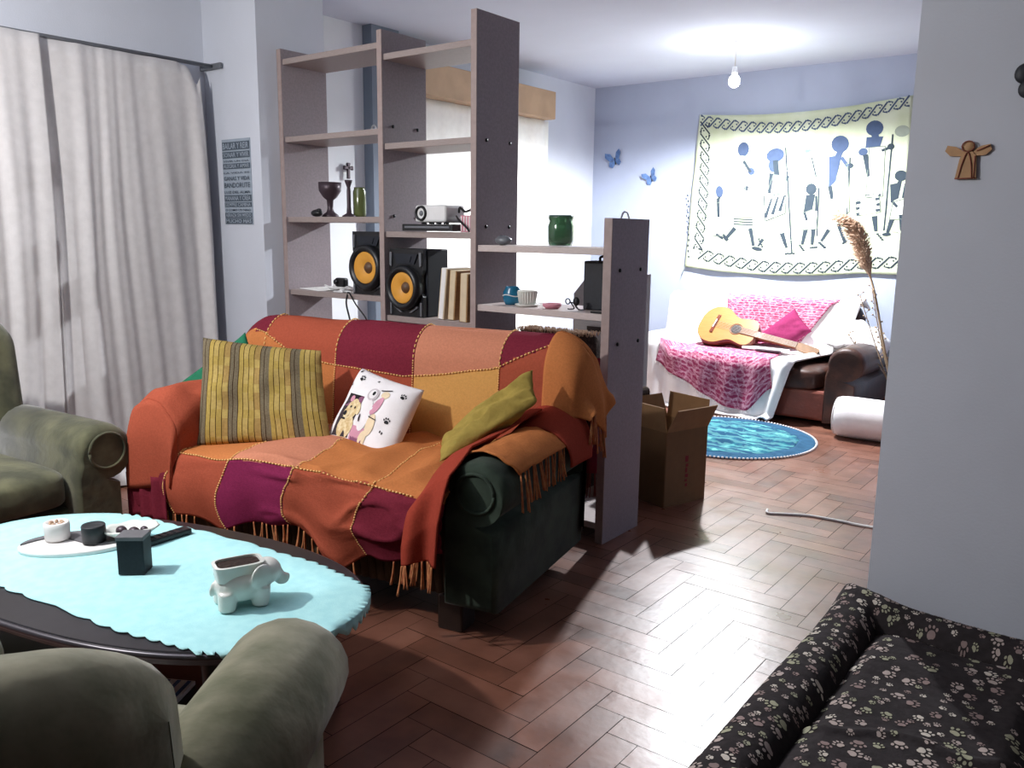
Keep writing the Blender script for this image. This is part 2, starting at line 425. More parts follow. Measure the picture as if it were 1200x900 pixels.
# lettered poster on the column
pt = thing('wall_poster', 'narrow grey lettered poster on the column beside the curtain', 'poster', (-4.27, 2.948, 1.40))
b = MB(); b.box((0, 0, .24), (.27, .003, .48), 0)
rows = [('BAILAR Y REIR', .42, .045, 1), ('SONAR Y VIVIR', .375, .036, 1), ('VIVIR UN DIA', .35, .014, 0), ('ALEGRIA Y AMAR', .315, .030, 1), ('LA VIDA ES', .285, .014, 0),
        ('GANAS Y VIDA', .245, .032, 0), ('BANDORUTE', .203, .040, 0), ('LUZ DEL ALMA', .172, .022, 0), ('MANANA Y CREA', .132, .036, 1), ('SIEMPRE CAMINA', .100, .026, 1), ('O COMO UN NINO', .072, .020, 0), ('ABRAZA SIN MIEDO', .038, .030, 1), ('MUCHO MAS', .005, .030, 1)]
for tx, z, h, inv in rows:
    if inv: b.box((0, -.003, z+h/2-.001), (.258, .002, h), 0, mi=1)
def text_mesh(tx, w, h, loc, bmx, mi):
    cu = bpy.data.curves.new('t', 'FONT'); cu.body = tx; cu.size = 1; cu.align_x = 'LEFT'; cu.resolution_u = 2; cu.offset = .012
    o = bpy.data.objects.new('t', cu); COL.objects.link(o)
    dg = bpy.context.evaluated_depsgraph_get(); ev = o.evaluated_get(dg); me = ev.to_mesh()
    xs = [v.co.x for v in me.vertices]; ys = [v.co.y for v in me.vertices]
    if xs:
        mx, Mx, my, My = min(xs), max(xs), min(ys), max(ys)
        vs = [bmx.verts.new((loc[0]+(v.co.x-mx)/(Mx-mx)*w-w/2, loc[1], loc[2]+(v.co.y-my)/(My-my)*h)) for v in me.vertices]
        for p in me.polygons:
            try: f = bmx.faces.new([vs[i] for i in p.vertices]); f.material_index = mi
            except ValueError: pass
    ev.to_mesh_clear(); bpy.data.objects.remove(o); bpy.data.curves.remove(cu)
for tx, z, h, inv in rows: text_mesh(tx, .245, h*.72, (0, -.0048, z+h*.12), b.bm, 0 if inv else 1)
b.build('printed_sheet', ['poster_light', 'poster_dark'], pt)

# ------------------------------------------------------------------ shelving unit
YS, DS = 3.08, .32
sh = thing('shelving_unit', 'tall open room-divider shelving of dark panels and pale boards behind the orange sofa', 'shelf', (-2.95, YS, 0))
def loc(p): return (p[0]+2.95, p[1]-YS, p[2])
def panel(x, h, t=.034):
    b = MB(); b.box(loc((x, YS+DS/2, h/2)), (t, DS, h), .002, 0)
    b.box(loc((x, YS-.001, h/2)), (t, .004, h-.002), .001, 1)
    return b.build('side_panel', ['panel_dark', 'panel_edge'], sh)
panel(-4.025, 2.36); panel(-3.225, 2.36); panel(-2.605, 2.37); panel(-1.862, 1.44, .04)
def board(x0, x1, z, m='board', t=.03):
    b = MB(); b.box(loc(((x0+x1)/2, YS+DS/2+.004, z-t/2)), (x1-x0, DS-.012, t), .002); b.build('shelf_board', m, sh)
for z in (2.305, 1.888, 1.446, 1.033, .56, .09): board(-4.007, -3.243, z)
for z in (2.245, 1.812, 1.372, .938, .5, .09): board(-3.207, -2.623, z)
for z in (1.314, 1.032, .56, .09): board(-2.587, -1.883, z, 'board_light')
for x, zs in ((-4.007, (1.87,)), (-3.207, (1.90, 1.45, 1.06)), (-2.587, (1.80, 1.40, 1.0)), (-1.841, (1.22, .9))):
    for z in zs:
        for yy in (.07, .25):
            b = MB(); b.lathe([(0, .006), (.008, .005), (.009, 0)], loc((x, YS+yy, z)), 10, axis=V(1, 0, 0)); b.build('screw_head', 'screw', sh)
b = MB(); b.tube(curvepts([loc((-1.862, 3.18, 1.44)), loc((-1.862, 3.20, 1.465)), loc((-1.862, 3.23, 1.465)), loc((-1.862, 3.25, 1.44))], 6), .004); b.build('hook', 'steel', sh)

# --- things on the shelves
def goblet():
    t = thing('goblet', 'wide dark metal goblet on the left shelf beside the green bottle', 'goblet', (-3.79, 3.22, 1.447))
    b = MB(); b.lathe([(r*.66, z*.94) for r, z in ((0, .172), (.02, .13), (.05, .135), (.088, .168), (.092, .205), (.098, .205), (.094, .155), (.06, .118), (.029, .10), (.024, .05), (.034, .03), (.068, .012), (.075, 0), (0, 0))])
    b.build('cup', 'bronze', t)
goblet()
t = thing('ornament', 'small dark squat ornament at the foot of the metal goblet', 'ornament', (-3.80, 3.13, 1.447))
b = MB(); b.ell((0, 0, .02), (.042, .026, .02)); b.ell((.02, 0, .034), (.018, .014, .012)); b.build('body', 'black_plastic', t)
t = thing('glass_bottle', 'green glass bottle behind the slim candlestick on the left shelf', 'bottle', (-3.60, 3.27, 1.447))
b = MB(); b.lathe([(0, .002), (.034, .002), (.036, .02), (.036, .14), (.030, .155), (.031, .163), (.027, .163), (.03, .14), (.03, .012), (0, .010)], n=20); b.build('body', 'green_glass_d', t)
t = thing('candlestick', 'slim dark candlestick in front of the green bottle', 'candlestick', (-3.61, 3.20, 1.447))
b = MB(); b.lathe([(0, 0), (.04, 0), (.036, .008), (.014, .02), (.011, .06), (.011, .14), (.009, .16), (.02, .19), (.022, .20), (.012, .195), (0, .19)], n=16); b.build('stem', 'bronze', t)
# cross on the white wall seen through the left bay
t = thing('wall_crucifix', 'small dark cross on the white wall seen through the left shelf bay', 'cross', (XW+.022, 3.98, 1.725))
b = MB(); b.box((.04, 0, .045), (.018, .022, .10), .004); b.box((.04, 0, .068), (.018, .07, .022), .004); b.box((.04, 0, .092), (.02, .028, .02), .005); b.box((.04, .033, .068), (.02, .014, .028), .004); b.box((.04, -.033, .068), (.02, .014, .028), .004); b.box((.022, 0, .06), (.03, .012, .012), .002)
b.build('body', 'bronze', t)
# two bright little glass arches on the upper board
for k, (x, h, lb) in enumerate(((-3.40, .035, 'shorter of two tiny silver rings on the upper left shelf'), (-3.32, .055, 'taller of two tiny silver rings beside the middle panel'))):
    b = MB(); b.tube([V(x+.02*math.cos(a), 3.2, 1.889+h*math.sin(a)) for a in [PI*i/12 for i in range(13)]], .005, 8)
    tag(b.build('ring_ornament', 'steel'), lb, 'ornament', 'silver rings on the upper shelf')
# paper and cables on the left lower board
b = MB()
for k in range(5):
    b.box((-3.86+.03*k, 3.17+.03*k, 1.036+.004*k), (.24-.02*k, .11, .003), 0, rot=Matrix.Rotation(R(-14+11*k), 3, 'Z'))
tag(b.build('paper_stack', 'paper'), 'loose white papers lying on the left lower shelf', 'papers')
t = thing('power_adapter', 'white plug adapter with coiled lead on the papers', 'adapter', (-3.66, 3.16, 1.054))
b = MB(); b.box((0, 0, .014), (.07, .045, .028), .008); b.build('body', 'white_plastic', t)
b = MB(); b.tube(curvepts([(.03, 0, .014), (.08, .02, .01), (.10, -.02, .012), (.05, -.04, .004), (-.02, -.035, .0), (-.10, -.02, .012)], 6), .005, 6); b.build('lead', 'white_plastic', t)
t = thing('web_camera', 'small black gadget on a white stand beside the left loudspeaker', 'gadget', (-3.605, 3.13, 1.034))
b = MB(); b.box((0, 0, .055), (.075, .04, .05), .01); b.lathe([(0, .012), (.014, .012), (.016, 0)], (-.02, -.02, .058), 12, axis=V(0, -1, 0)); b.build('body', 'black_plastic', t)
b = MB(); b.box((0, 0, .004), (.08, .06, .008), .003); b.box((0, 0, .02), (.02, .02, .03), .003); b.build('stand', 'white_plastic', t)

def speaker(label, x0, x1, y0, d, z0, h):
    w = x1-x0
    t = thing('loudspeaker', label, 'speaker', ((x0+x1)/2, y0, z0), 0, 'loudspeakers on the shelving')
    b = MB(); b.box((0, d/2+.012, h/2), (w, d-.024, h), .006); b.build('cabinet', 'black_side', t)
    b = MB(); b.prism([(-w/2, 0), (w/2, 0), (w/2, h*.3), (w/2-.012, h*.36), (w/2-.012, h*.62), (w/2, h*.7), (w/2, h), (-w/2, h), (-w/2, h*.7), (-w/2+.012, h*.62), (-w/2+.012, h*.36), (-w/2, h*.3)], lambda x, y, q: V(x, q, y), -.008, .014); b.build('baffle', 'black_plastic', t)
    c = V(0, -.008, h*.43)
    b = MB(); b.lathe([(w*.32, .0), (w*.48, .0), (w*.48, .03), (w*.43, .046), (w*.37, .042), (w*.32, .026)], c, 40, axis=V(0, -1, 0)); b.build('woofer_rim', 'black_plastic', t)
    b = MB(); b.lathe([(w*.11, .004), (w*.32, .034), (w*.335, .03), (w*.12, .001)], c, 40, axis=V(0, -1, 0)); b.build('woofer_cone', 'cone', t)
    b = MB(); b.lathe([(0, .024), (w*.08, .019), (w*.13, .004)], c, 24, axis=V(0, -1, 0)); b.build('dust_cap', 'cone_dark', t)
    b = MB(); b.prism([(-w*.36, h*.93), (w*.36, h*.93), (w*.26, h*.78), (-w*.26, h*.78)], lambda x, y, q: V(x, q, y), -.016, -.006, 0)
    b.prism([(-w*.2, h*.9), (w*.2, h*.9), (w*.15, h*.81), (-w*.15, h*.81)], lambda x, y, q: V(x, q, y), -.02, -.015, 0); b.build('tweeter_horn', 'black_side', t)
    for s in (-1, 1):
        b = MB()
        b.prism([(s*w*.40, h*.95), (s*w*.47, h*.95), (s*w*.47, h*.76), (s*w*.42, h*.74)], lambda x, y, q: V(x, q, y), -.016, -.006)
        b.build('trim', 'grey_plastic', t); b = MB()
        b.prism([(s*w*.10, h*.06), (s*w*.16, h*.06), (s*w*.36, h*.14), (s*w*.30, h*.2), (s*w*.26, h*.14)], lambda x, y, q: V(x, q, y), -.016, -.006)
        b.build('trim', 'grey_plastic', t); b = MB(); b.box((s*w*.45, -.01, h*.12), (w*.05, .012, h*.2), .003)
        b.build('trim', 'grey_plastic', t)
speaker('black loudspeaker with orange cone in the left bay, half hidden by the panel', -3.50, -3.245, 3.13, .20, 1.034, .335)
speaker('black loudspeaker with orange cone in the middle bay beside wooden boards', -3.195, -2.955, 3.11, .18, .939, .345)
# lead hanging from the left speaker
b = MB(); b.tube(curvepts([(-3.52, 3.10, 1.04), (-3.50, 3.068, .98), (-3.47, 3.07, .86), (-3.47, 3.068, .70)], 8), .005, 6); b.tube(curvepts([(-3.50, 3.09, 1.04), (-3.42, 3.066, .98), (-3.33, 3.06, .9), (-3.28, 3.055, .78)], 8), .004, 6)
tag(b.build('cable', 'cord_black'), 'black leads dangling below the left loudspeaker shelf', 'cable')
# wooden boards / books beside the speaker
def bk(name, label, x, y, w, d, h, tilt, ms, cat='book', z=.939):
    t = thing(name, label, cat, (x, y, z), 0, 'books beside the right loudspeaker')
    rm = Matrix.Rotation(R(tilt), 3, 'Y')
    dz = abs(math.sin(R(tilt)))*w/2
    b = MB(); b.box(rm @ V(0, 0, h/2)+V(0, 0, dz), (w, d, h), .003, rot=rm); b.build('cover', ms[0], t)
    b = MB(); b.box(rm @ V(0, -.0015, h/2+.0015)+V(0, 0, dz), (w-.012, d, h), .001, rot=rm); b.build('pages', ms[1], t)
bk('book', 'pale thick book leaning beside the right loudspeaker', -2.845, 3.20, .04, .18, .255, 6, ('book_cream', 'paper'))
bk('book', 'brown board-backed book standing in the middle of the row', -2.785, 3.22, .045, .20, .245, 4, ('wood_book', 'book_cream'))
bk('book', 'red-topped book at the back of the row by the panel', -2.70, 3.30, .05, .12, .265, 2, ('book_red', 'book_red'))
bk('book', 'brown book at the right end of the row against the panel', -2.675, 3.16, .05, .15, .235, 2, ('wood_book', 'book_cream'))
# projector on disc player
t = thing('disc_player', 'slim black disc player under the white projector', 'disc player', (-2.90, 3.17, 1.373))
b = MB(); b.box((0, 0, .02), (.34, .2, .034), .004); b.build('case', 'black_plastic', t)
b = MB(); b.box((0, -.101, .022), (.30, .003, .010), .001); b.build('disc_tray', 'grey_plastic', t)
t = thing('projector', 'small white projector with black lens on the disc player', 'projector', (-2.91, 3.18, 1.411))
b = MB(); b.box((0, 0, .05), (.21, .15, .085), .014, seg=3); b.build('case', 'white_plastic', t)
b = MB(); b.lathe([(0, -.005), (.026, -.004), (.028, .012), (.036, .012), (.038, 0)], (-.058, -.073, .052), 24, axis=V(0, -1, 0)); b.build('lens', 'black_plastic', t)
b = MB(); b.lathe([(0, .008), (.013, .004), (.016, -.004)], (-.058, -.073, .052), 16, axis=V(0, -1, 0)); b.build('lens_glass', 'grey_plastic', t)
for q in range(4):
    b = MB(); b.box((-.08+.05*q, -.03, .004), (.012, .03, .008), .001); b.build('foot', 'black_plastic', t)
b = MB(); b.tube(curvepts([(-2.80, 3.20, 1.47), (-2.75, 3.15, 1.49), (-2.69, 3.12, 1.47), (-2.66, 3.14, 1.485)], 8), .006, 6); b.tube(curvepts([(-2.80, 3.18, 1.45), (-2.73, 3.12, 1.43), (-2.66, 3.10, 1.39), (-2.645, 3.095, 1.376)], 8), .005, 6); b.tube(curvepts([(-2.72, 3.3, 1.39), (-2.70, 3.408, 1.36), (-2.72, 3.41, 1.27), (-2.77, 3.41, 1.15)], 8), .003, 6)
tag(b.build('projector_lead', 'cord_black'), 'black leads trailing from the back of the projector', 'cable')
t = thing('pink_carton', 'small pink slatted carton beside the projector', 'box', (-2.685, 3.17, 1.373))
b = MB(); b.box((0, 0, .04), (.085, .09, .08), .003); b.build('carton', 'pink_box', t)
b = MB()
for q in range(5): b.box((-.034+.017*q, -.046, .04), (.006, .002, .07), 0)
b.build('stripe', 'paper', t)
# right bay
t = thing('glass_jar', 'green faceted glass jar on the upper right shelf', 'jar', (-2.20, 3.22, 1.315))
b = MB(); b.lathe([(0, .003), (.052, .003), (.058, .02), (.060, .09), (.052, .112), (.058, .125), (.056, .14), (.048, .14), (.047, .112), (.054, .09), (.052, .02), (0, .012)], n=10); b.build('body', 'green_glass', t)
t = thing('crumpled_foil', 'crumpled grey lump at the left end of the upper right shelf', 'lump', (-2.48, 3.15, 1.315))
b = MB()
b.grid(lambda u, v: V((.045+.014*nz(u*6, v*6, 1, 2))*math.cos(2*PI*u)*math.cos(PI*(v-.5)), (.03+.01*nz(u*5, v*7, 4, 2))*math.sin(2*PI*u)*math.cos(PI*(v-.5)), .022+.022*math.sin(PI*(v-.5))*(1+.4*nz(u*9, v*9, 2, 1))), 18, 10, cu=True); b.build('body', 'grey_plastic', t)
t = thing('blue_jar', 'round glazed blue jar on the lower right shelf', 'jar', (-2.46, 3.20, 1.033))
b = MB(); b.lathe([(0, 0), (.034, 0), (.044, .02), (.045, .06), (.034, .078), (.034, .086), (.028, .086), (.028, .07), (0, .06)]); b.build('body', 'blue_glaze', t)
b = MB(); b.tube([V(.0465*math.cos(a), .0465*math.sin(a), .045+.004*math.sin(3*a)) for a in [2*PI*i/24 for i in range(25)]], .0025, 6); b.build('painted_band', 'white_plastic', t)
t = thing('planter_pot', 'white ribbed pot on a saucer beside the blue jar', 'pot', (-2.355, 3.18, 1.033))
b = MB(); b.lathe([(0, .008), (.036, .008), (.046, .07), (.048, .072), (.043, .072), (.034, .02), (0, .02)]); b.build('body', 'ceramic', t)
b = MB()
for i in range(22):
    a = 2*PI*i/22; b.tube([(.037*math.cos(a), .037*math.sin(a), .012), (.0465*math.cos(a), .0465*math.sin(a), .068)], .0025, 5)
b.build('rib', 'ceramic', t)
b = MB(); b.lathe([(0, 0), (.045, 0), (.06, .008), (.058, .01), (.04, .006), (0, .006)]); b.build('saucer', 'ceramic', t)
t = thing('tealight_dish', 'low pink and red dish on the lower right shelf', 'dish', (-2.205, 3.17, 1.033))
b = MB(); b.lathe([(0, .002), (.03, 0), (.044, .012), (.044, .022), (.04, .022), (.036, .01), (0, .008)]); b.build('dish', 'pink_box', t)
b = MB(); b.lathe([(0, .02), (.02, .02), (.022, .006)], (0, 0, 0), 16); b.build('candle', 'book_red', t)
t = thing('wire_ornament', 'curled black wire ornament in front of the black case', 'ornament', (-2.06, 3.15, 1.034))
b = MB()
b.tube([V(-.045+.012*math.cos(a), 0, .038+.012*math.sin(a)) for a in [2*PI*i/14 for i in range(15)]], .003, 6)
b.tube(curvepts([(-.033, 0, .035), (-.01, 0, .03), (0, 0, .015), (.02, 0, .004), (.05, 0, .01), (.06, 0, .03), (.05, 0, .035)], 6), .003, 6)
b.tube(curvepts([(-.033, 0, .038), (-.01, 0, .01), (-.03, 0, .004), (-.045, 0, .004)], 6), .003, 6); b.tube(curvepts([(0, .0, .02), (0, .02, .003), (.0, .03, .003)], 6), .003, 6)
b.ell((0, 0, .04), (.016, .012, .02)); b.build('wire', 'cord_black', t)
t = thing('black_case', 'upright black case with a top handle on the lower right shelf', 'case', (-1.985, 3.27, 1.033))
b = MB(); b.box((0, 0, .11), (.17, .10, .22), .006); b.build('shell', 'case_black', t)
b = MB(); b.tube(curvepts([(-.03, 0, .22), (-.025, 0, .238), (.025, 0, .238), (.03, 0, .22)], 6), .006, 8); b.build('handle', 'case_black', t)
b = MB(); b.box((.06, -.16, .004), (.06, .02, .008), .003); tag(b.build('pen', 'cord_black'), 'short black pen lying on the lower right shelf by the post', 'pen'); bpy.data.objects['pen'].location = (-1.985, 3.27, 1.033)

# ------------------------------------------------------------------ seating helpers
def roll_arm(x0, w, y0, y1, h, r, side, base=.10, round_f=.05, ov=.05):
    """rolled arm between y0 (back) and y1 (front); the roll leans out to side (+1/-1). Returns the section outline and mesh"""
    pts = []
    xi = -w/2
    pts.append((xi, base))
    pts.append((xi, h-2*r+.02))
    cx, cz = -w/2+r+.0+ov*.5, h-r
    for k in range(0, 17):
        a = PI*1.08-(PI*1.62)*k/16
        pts.append((cx+r*math.cos(a)*1.08, cz+r*math.sin(a)))
    pts.append((w/2-.02, h-2*r-.03)); pts.append((w/2-.02, base))
    cxm = sum(p[0] for p in pts)/len(pts); czm = h*.55
    secs = [(y0, 1.)]
    n = 6
    for k in range(n+1):
        a = PI/2*k/n
        secs.append((y1-round_f+round_f*math.sin(a), 1-.22*(round_f/.05)*(1-math.cos(a))*.6))
    b = MB(); rings = []
    for y, s in secs:
        rings.append([b.bm.verts.new((x0+side*(cxm+(px-cxm)*s), y, max(base, czm+(pz-czm)*s) if pz <= base+1e-6 else czm+(pz-czm)*s)) for px, pz in pts])
    m = len(pts)
    for a, c in zip(rings, rings[1:]):
        for i in range(m):
            f = b.bm.faces.new((a[i], a[(i+1) % m], c[(i+1) % m], c[i])); f.smooth = True
    b.bm.faces.new(rings[0]); b.bm.faces.new(rings[-1])
    return b, (x0+side*cx, cz)
def soft_box(b, c, sz, r=.05, puff=.02, nu=20, nv=12, mi=0):
    """cushion: superellipsoid-like block with a puffed top"""
    cx, cy, cz = c
    def fn(u, v):
        a = 2*PI*u; q = PI*(v-.5); e1, e2 = .28, .35
        def sp(x, e): return math.copysign(abs(x)**e, x)
        x = sp(math.cos(q), e2)*sp(math.cos(a), e1); y = sp(math.cos(q), e2)*sp(math.sin(a), e1); z = sp(math.sin(q), e2)
        pz = puff*(1-x*x)*(1-y*y) if z > 0 else 0
        return V(cx+x*sz[0]/2, cy+y*sz[1]/2, cz+z*sz[2]/2+pz)
    b.grid(fn, 48, 20, mi, cu=True)
def back_fn(a, t, W, z0, z1, yb, th, lean, rc, curve=0., y_sign=1):
    """closed slab: a in 0..1 across, t around; front faces +y. corner radius rc"""
    x = (a-.5)*W
    e = clamp((abs(x)-(W/2-rc))/rc)
    zt = z1-rc*(1-math.sqrt(max(0, 1-e*e*.999)))
    s = max(.0002, (1-e**5))**.5
    bow = curve*(x/(W/2))**2
    hh = th/2*s
    # outline: up the front, over the top roll, down the back
    if t < .4:
        k = t/.4; z = lerp(z0, zt-hh, k); d = hh
    elif t < .6:
        k = (t-.4)/.2*PI; z = zt-hh+hh*math.sin(k); d = hh*math.cos(k)
    else:
        k = (t-.6)/.4; z = lerp(zt-hh, z0, k); d = -hh
    z = max(z, z0)
    return V(x, yb+bow+d-lean*(z-z0), z)
def armchair(label, locn, rz, W=.82, D=.8, h=.62, backh=.95, curve=0., m='velvet', rf=.05, cushion=True, bw=None, rc=.16):
    t = thing('armchair', label, 'armchair', (locn[0], locn[1], 0), rz, 'green velvet armchairs')
    y0, y1 = -D/2, D/2
    b = MB(); b.box((0, .0, .20), (W-.2, D-.14, .20), .02, seg=3); b.build('seat_frame', m, t)
    for s in (-1, 1):
        b, c = roll_arm(s*(W/2-.10), .2, y0+.14, y1, h, .105, s, round_f=rf)
        ao = b.build('arm', m, t)
        if rf <= .06:
            b = MB()
            b.tube([V(c[0]+.07*math.cos(q)*1.05, y1+.002, c[1]+.07*math.sin(q)) for q in [2*PI*i/24 for i in range(25)]], .006, 8)
            b.build('scroll_piping', m, ao)
    b = MB(); bw = bw or W-.14
    b.grid(lambda u, v: back_fn(u, v, bw, .12, backh, y0+.14, .2, .10, rc, curve), 40, 40)
    bo = b.build('backrest', m, t)
    if cushion:
        b = MB(); soft_box(b, (0, .08, .385), (W-.40, D-.22, .15), puff=.03); b.build('seat_cushion', m, t)
    for sx in (-1, 1):
        for sy in (-1, 1):
            b = MB(); b.lathe([(0, 0), (.022, 0), (.032, .07), (.036, .11), (0, .11)], (sx*(W/2-.13), sy*(D/2-.12), 0), 14); b.build('foot', 'foot_wood', t)
    return t
armchair('green velvet armchair with scroll arms at the left edge in front of the curtain', (-3.563, 1.193), R(5-90), W=.80, D=.80, backh=1.02, bw=.74)
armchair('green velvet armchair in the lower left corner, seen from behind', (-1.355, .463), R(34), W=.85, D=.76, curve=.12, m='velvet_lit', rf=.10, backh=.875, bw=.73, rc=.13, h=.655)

# ------------------------------------------------------------------ orange sofa
SA = R(12); SO = V(-3.251, 1.723, 0)
SU = V(math.cos(SA), math.sin(SA), 0); SWv = V(-math.sin(SA), math.cos(SA), 0)
so = thing('sofa', 'dark green velvet loveseat under the patchwork throw', 'sofa', SO, SA)
# local: x=a 0..1.7, y=b 0 (front)..0.92 (back)
def sback(a, t, off=0.):
    """sofa back slab surface; a metres, t around"""
    A0, A1 = -.09, 1.67; rc = .17; th = .25+2*off
    x = clamp(a, A0-off, A1+off)
    e = clamp((abs(x-(A0+A1)/2)-((A1-A0)/2+off-rc))/rc)
    zt = .955+off-rc*(1-math.sqrt(max(0, 1-e*e*.999)))
    hh = th/2*max(.03, 1-.75*e**5)**.5 if off else th/2*max(.02, 1-e**5)**.5
    z0 = .42
    if t < .4: k = t/.4; z = lerp(z0, zt-hh, k); d = -hh
    elif t < .6: k = (t-.4)/.2*PI; z = zt-hh+hh*math.sin(k); d = -hh*math.cos(k)
    else: k = (t-.6)/.4; z = lerp(zt-hh, .14 if not off else .5, k); d = hh
    return V(x, .76+d+.10*(z-.55)*(1 if t < .5 else .35), z)
b = MB(); b.box((.79, .455, .28), (1.40, .83, .30), .03, seg=3); b.build('seat_frame', 'velvet_shaded', so)
b = MB()
b.grid(lambda u, v: V(lerp(.10, 1.50, u), .03-.012*abs(math.sin(u*40*PI))-.01*math.sin(v*PI), lerp(.13, .42, v)), 320, 4); b.build('front_skirt', 'velvet_skirt', so, solid=.01)
b = MB(); soft_box(b, (.84, .33, .385), (1.22, .66, .17), puff=.03); b.build('seat_cushion', 'velvet_shaded', so)
b = MB(); b.grid(lambda u, v: sback(lerp(-.09, 1.67, u), v), 50, 40); b.build('backrest', 'velvet_shaded', so)
for s, x in ((-1, .13), (1, 1.555)):
    b, c = roll_arm(x, .22, -.80, .02, .63, .105, s, round_f=.05)
    for v in b.bm.verts: v.co.y = -v.co.y
    ao = b.build('arm', 'velvet_sofa', so)
    b = MB(); b.tube([V(c[0]+.07*math.cos(q), -.022, c[1]+.068*math.sin(q)) for q in [2*PI*i/24 for i in range(25)]], .006, 8); b.build('scroll_piping', 'velvet_sofa', ao)
for x in (.14, 1.46):
    for y in (.03, .84):
        b = MB(); b.box((x, y+.03, .066), (.10, .10, .132), .008); b.build('foot', 'foot_wood', so)

# patchwork throw
tw = thing('patchwork_throw', 'patchwork throw of orange, rust and maroon squares draped over the loveseat', 'throw blanket', SO, SA)
TM = ['th_rust', 'th_orange', 'th_maroon', 'th_magenta', 'th_mustard', 'th_pink', 'th_red']
def wr(a, b_, amp=.006, s=7): return amp*nz(a, b_, 1.7, s)
# back sheet
cols_b = [-.12, .10, .51, .92, 1.33, 1.75]
top_m = [2, 0, 2, 5, 2]; low_m = [1, 1, 0, 4, 0]
SEAM_T = .265
def back_a(u): return lerp(-.105, 1.60, u)
SEAM = ((-.2, .46), (.09, .43), (.46, .355), (.87, .33), (1.28, .39), (1.7, .49))
def seam_t(a):
    for (x0, y0), (x1, y1) in zip(SEAM, SEAM[1:]):
        if a <= x1: return lerp(y0, y1, clamp((a-x0)/(x1-x0)))
    return .49
def back_pt(a, t, o=.014):
    p = sback(a, t*.72, o); p.y -= wr(a, t, .010, 3); p.z += wr(a+3, t, .006, 5); return p
def bidx(a):
    a = a+.03*0
    for i in range(5):
        if a < cols_b[i+1]: return i
    return 4
tb = MB()
tb.grid(lambda u, v: back_pt(back_a(u), v), 144, 70, mfn=lambda u, v: (low_m if v < seam_t(back_a(u))/.72*1. else top_m)[bidx(back_a(u))])
# seat + front sheet : t 0 bottom of the front drop, .3 front edge, 1 crease
cols_s = [-.05, .235, .515, .835, 1.16, 1.6]
fr_m = [2, 0, 3, 0, 2]; st_m = [1, 1, 5, 1, 1]
def hem(a): return .235+.06*sstep(.1, .8, a)-.11*math.exp(-((a-1.02)/.13)**2)+.03*math.sin(a*9)+.012*math.sin(a*23)
def seat_pt(a, t, o=0.):
    bul = .045*math.exp(-((a-.72)/.22)**2)
    fold = .018*math.exp(-((a-.98-.25*(1-t))/.06)**2)+.016*math.exp(-((a-1.22-.2*(1-t))/.05)**2)
    if t < .42:
        k = t/.42; z = lerp(hem(a), .475+bul, k); y = -.055-.02*math.sin(k*PI)-.012*math.sin(a*26+k*2)*(1-k)-fold
    elif t < .56:
        k = (t-.42)/.14; q = k*PI/2; z = .475+bul+.03*math.sin(q); y = -.055+.05*(1-math.cos(q)); z += 0
    else:
        k = (t-.56)/.44; z = .505+bul*(1-k)+.018*math.sin(k*PI)+fold; y = lerp(-.005, .66, k)
    # rise onto the left arm
    rg = (1-abs(nz(a*1.6+t*1.1, t*2.2-a*.8, 3.3, 2.6)))**5*sstep(.5, .95, a)*(1 if t < .75 else .4)
    y -= .020*rg*(1 if t < .5 else .2); z += wr(a, t*3, .008, 6)+(.016*rg if t > .4 else 0)
    return V(a, y, z+o)
def sidx(a, t):
    a2 = a+.03*math.sin(t*9)
    for i in range(5):
        if a2 < cols_s[i+1]: return i
    return 4
FS = .47
tb.grid(lambda u, v: seat_pt(lerp(.03, 1.48, u), v), 130, 60, mfn=lambda u, v: (fr_m if v < FS+.03*math.sin(u*11) else st_m)[sidx(lerp(.03, 1.48, u), v)])
# left arm sheet: over the arm from inside to outside, and down its front
def larm(u, v):
    # u across (0 inside, 1 outside); v 0 front .. 1 back
    q = u
    if q < .25: x = .265-.01*q; z = lerp(.50, .61, q/.25)
    elif q < .75:
        a = (q-.25)/.5*PI; x = .135+.128*math.cos(a); z = .61+.135*math.sin(a)
    else: x = .007+.01*(q-.75); z = lerp(.61, .36, (q-.75)/.25)
    y = lerp(-.05, .74, v)
    dz = -.04*sstep(.12, 0, v)
    return V(x+wr(u*2, v*2, .010, 4), y, z+dz*(1 if .2 < q < .8 else .3)+wr(u*3+5, v*2, .012, 4))
tb.grid(larm, 40, 30, mi=0)
def larm_front(u, v):
    p = larm(u, 0); z0 = .36+.02*math.sin(u*7)
    return V(lerp(p.x, .135+(p.x-.135)*.94, v), p.y-.03*math.sin(min(1, v*2.2)*PI/2)-.012*math.sin(u*12)*v, lerp(p.z, min(p.z, z0), v))
tb.grid(larm_front, 40, 14, mfn=lambda u, v: 0)
# dark maroon drop under the left arm
tb.grid(lambda u, v: V(lerp(.0, .22, u), -.075-.01*math.sin(u*20), lerp(.40, .22, v)), 16, 10, mi=2)
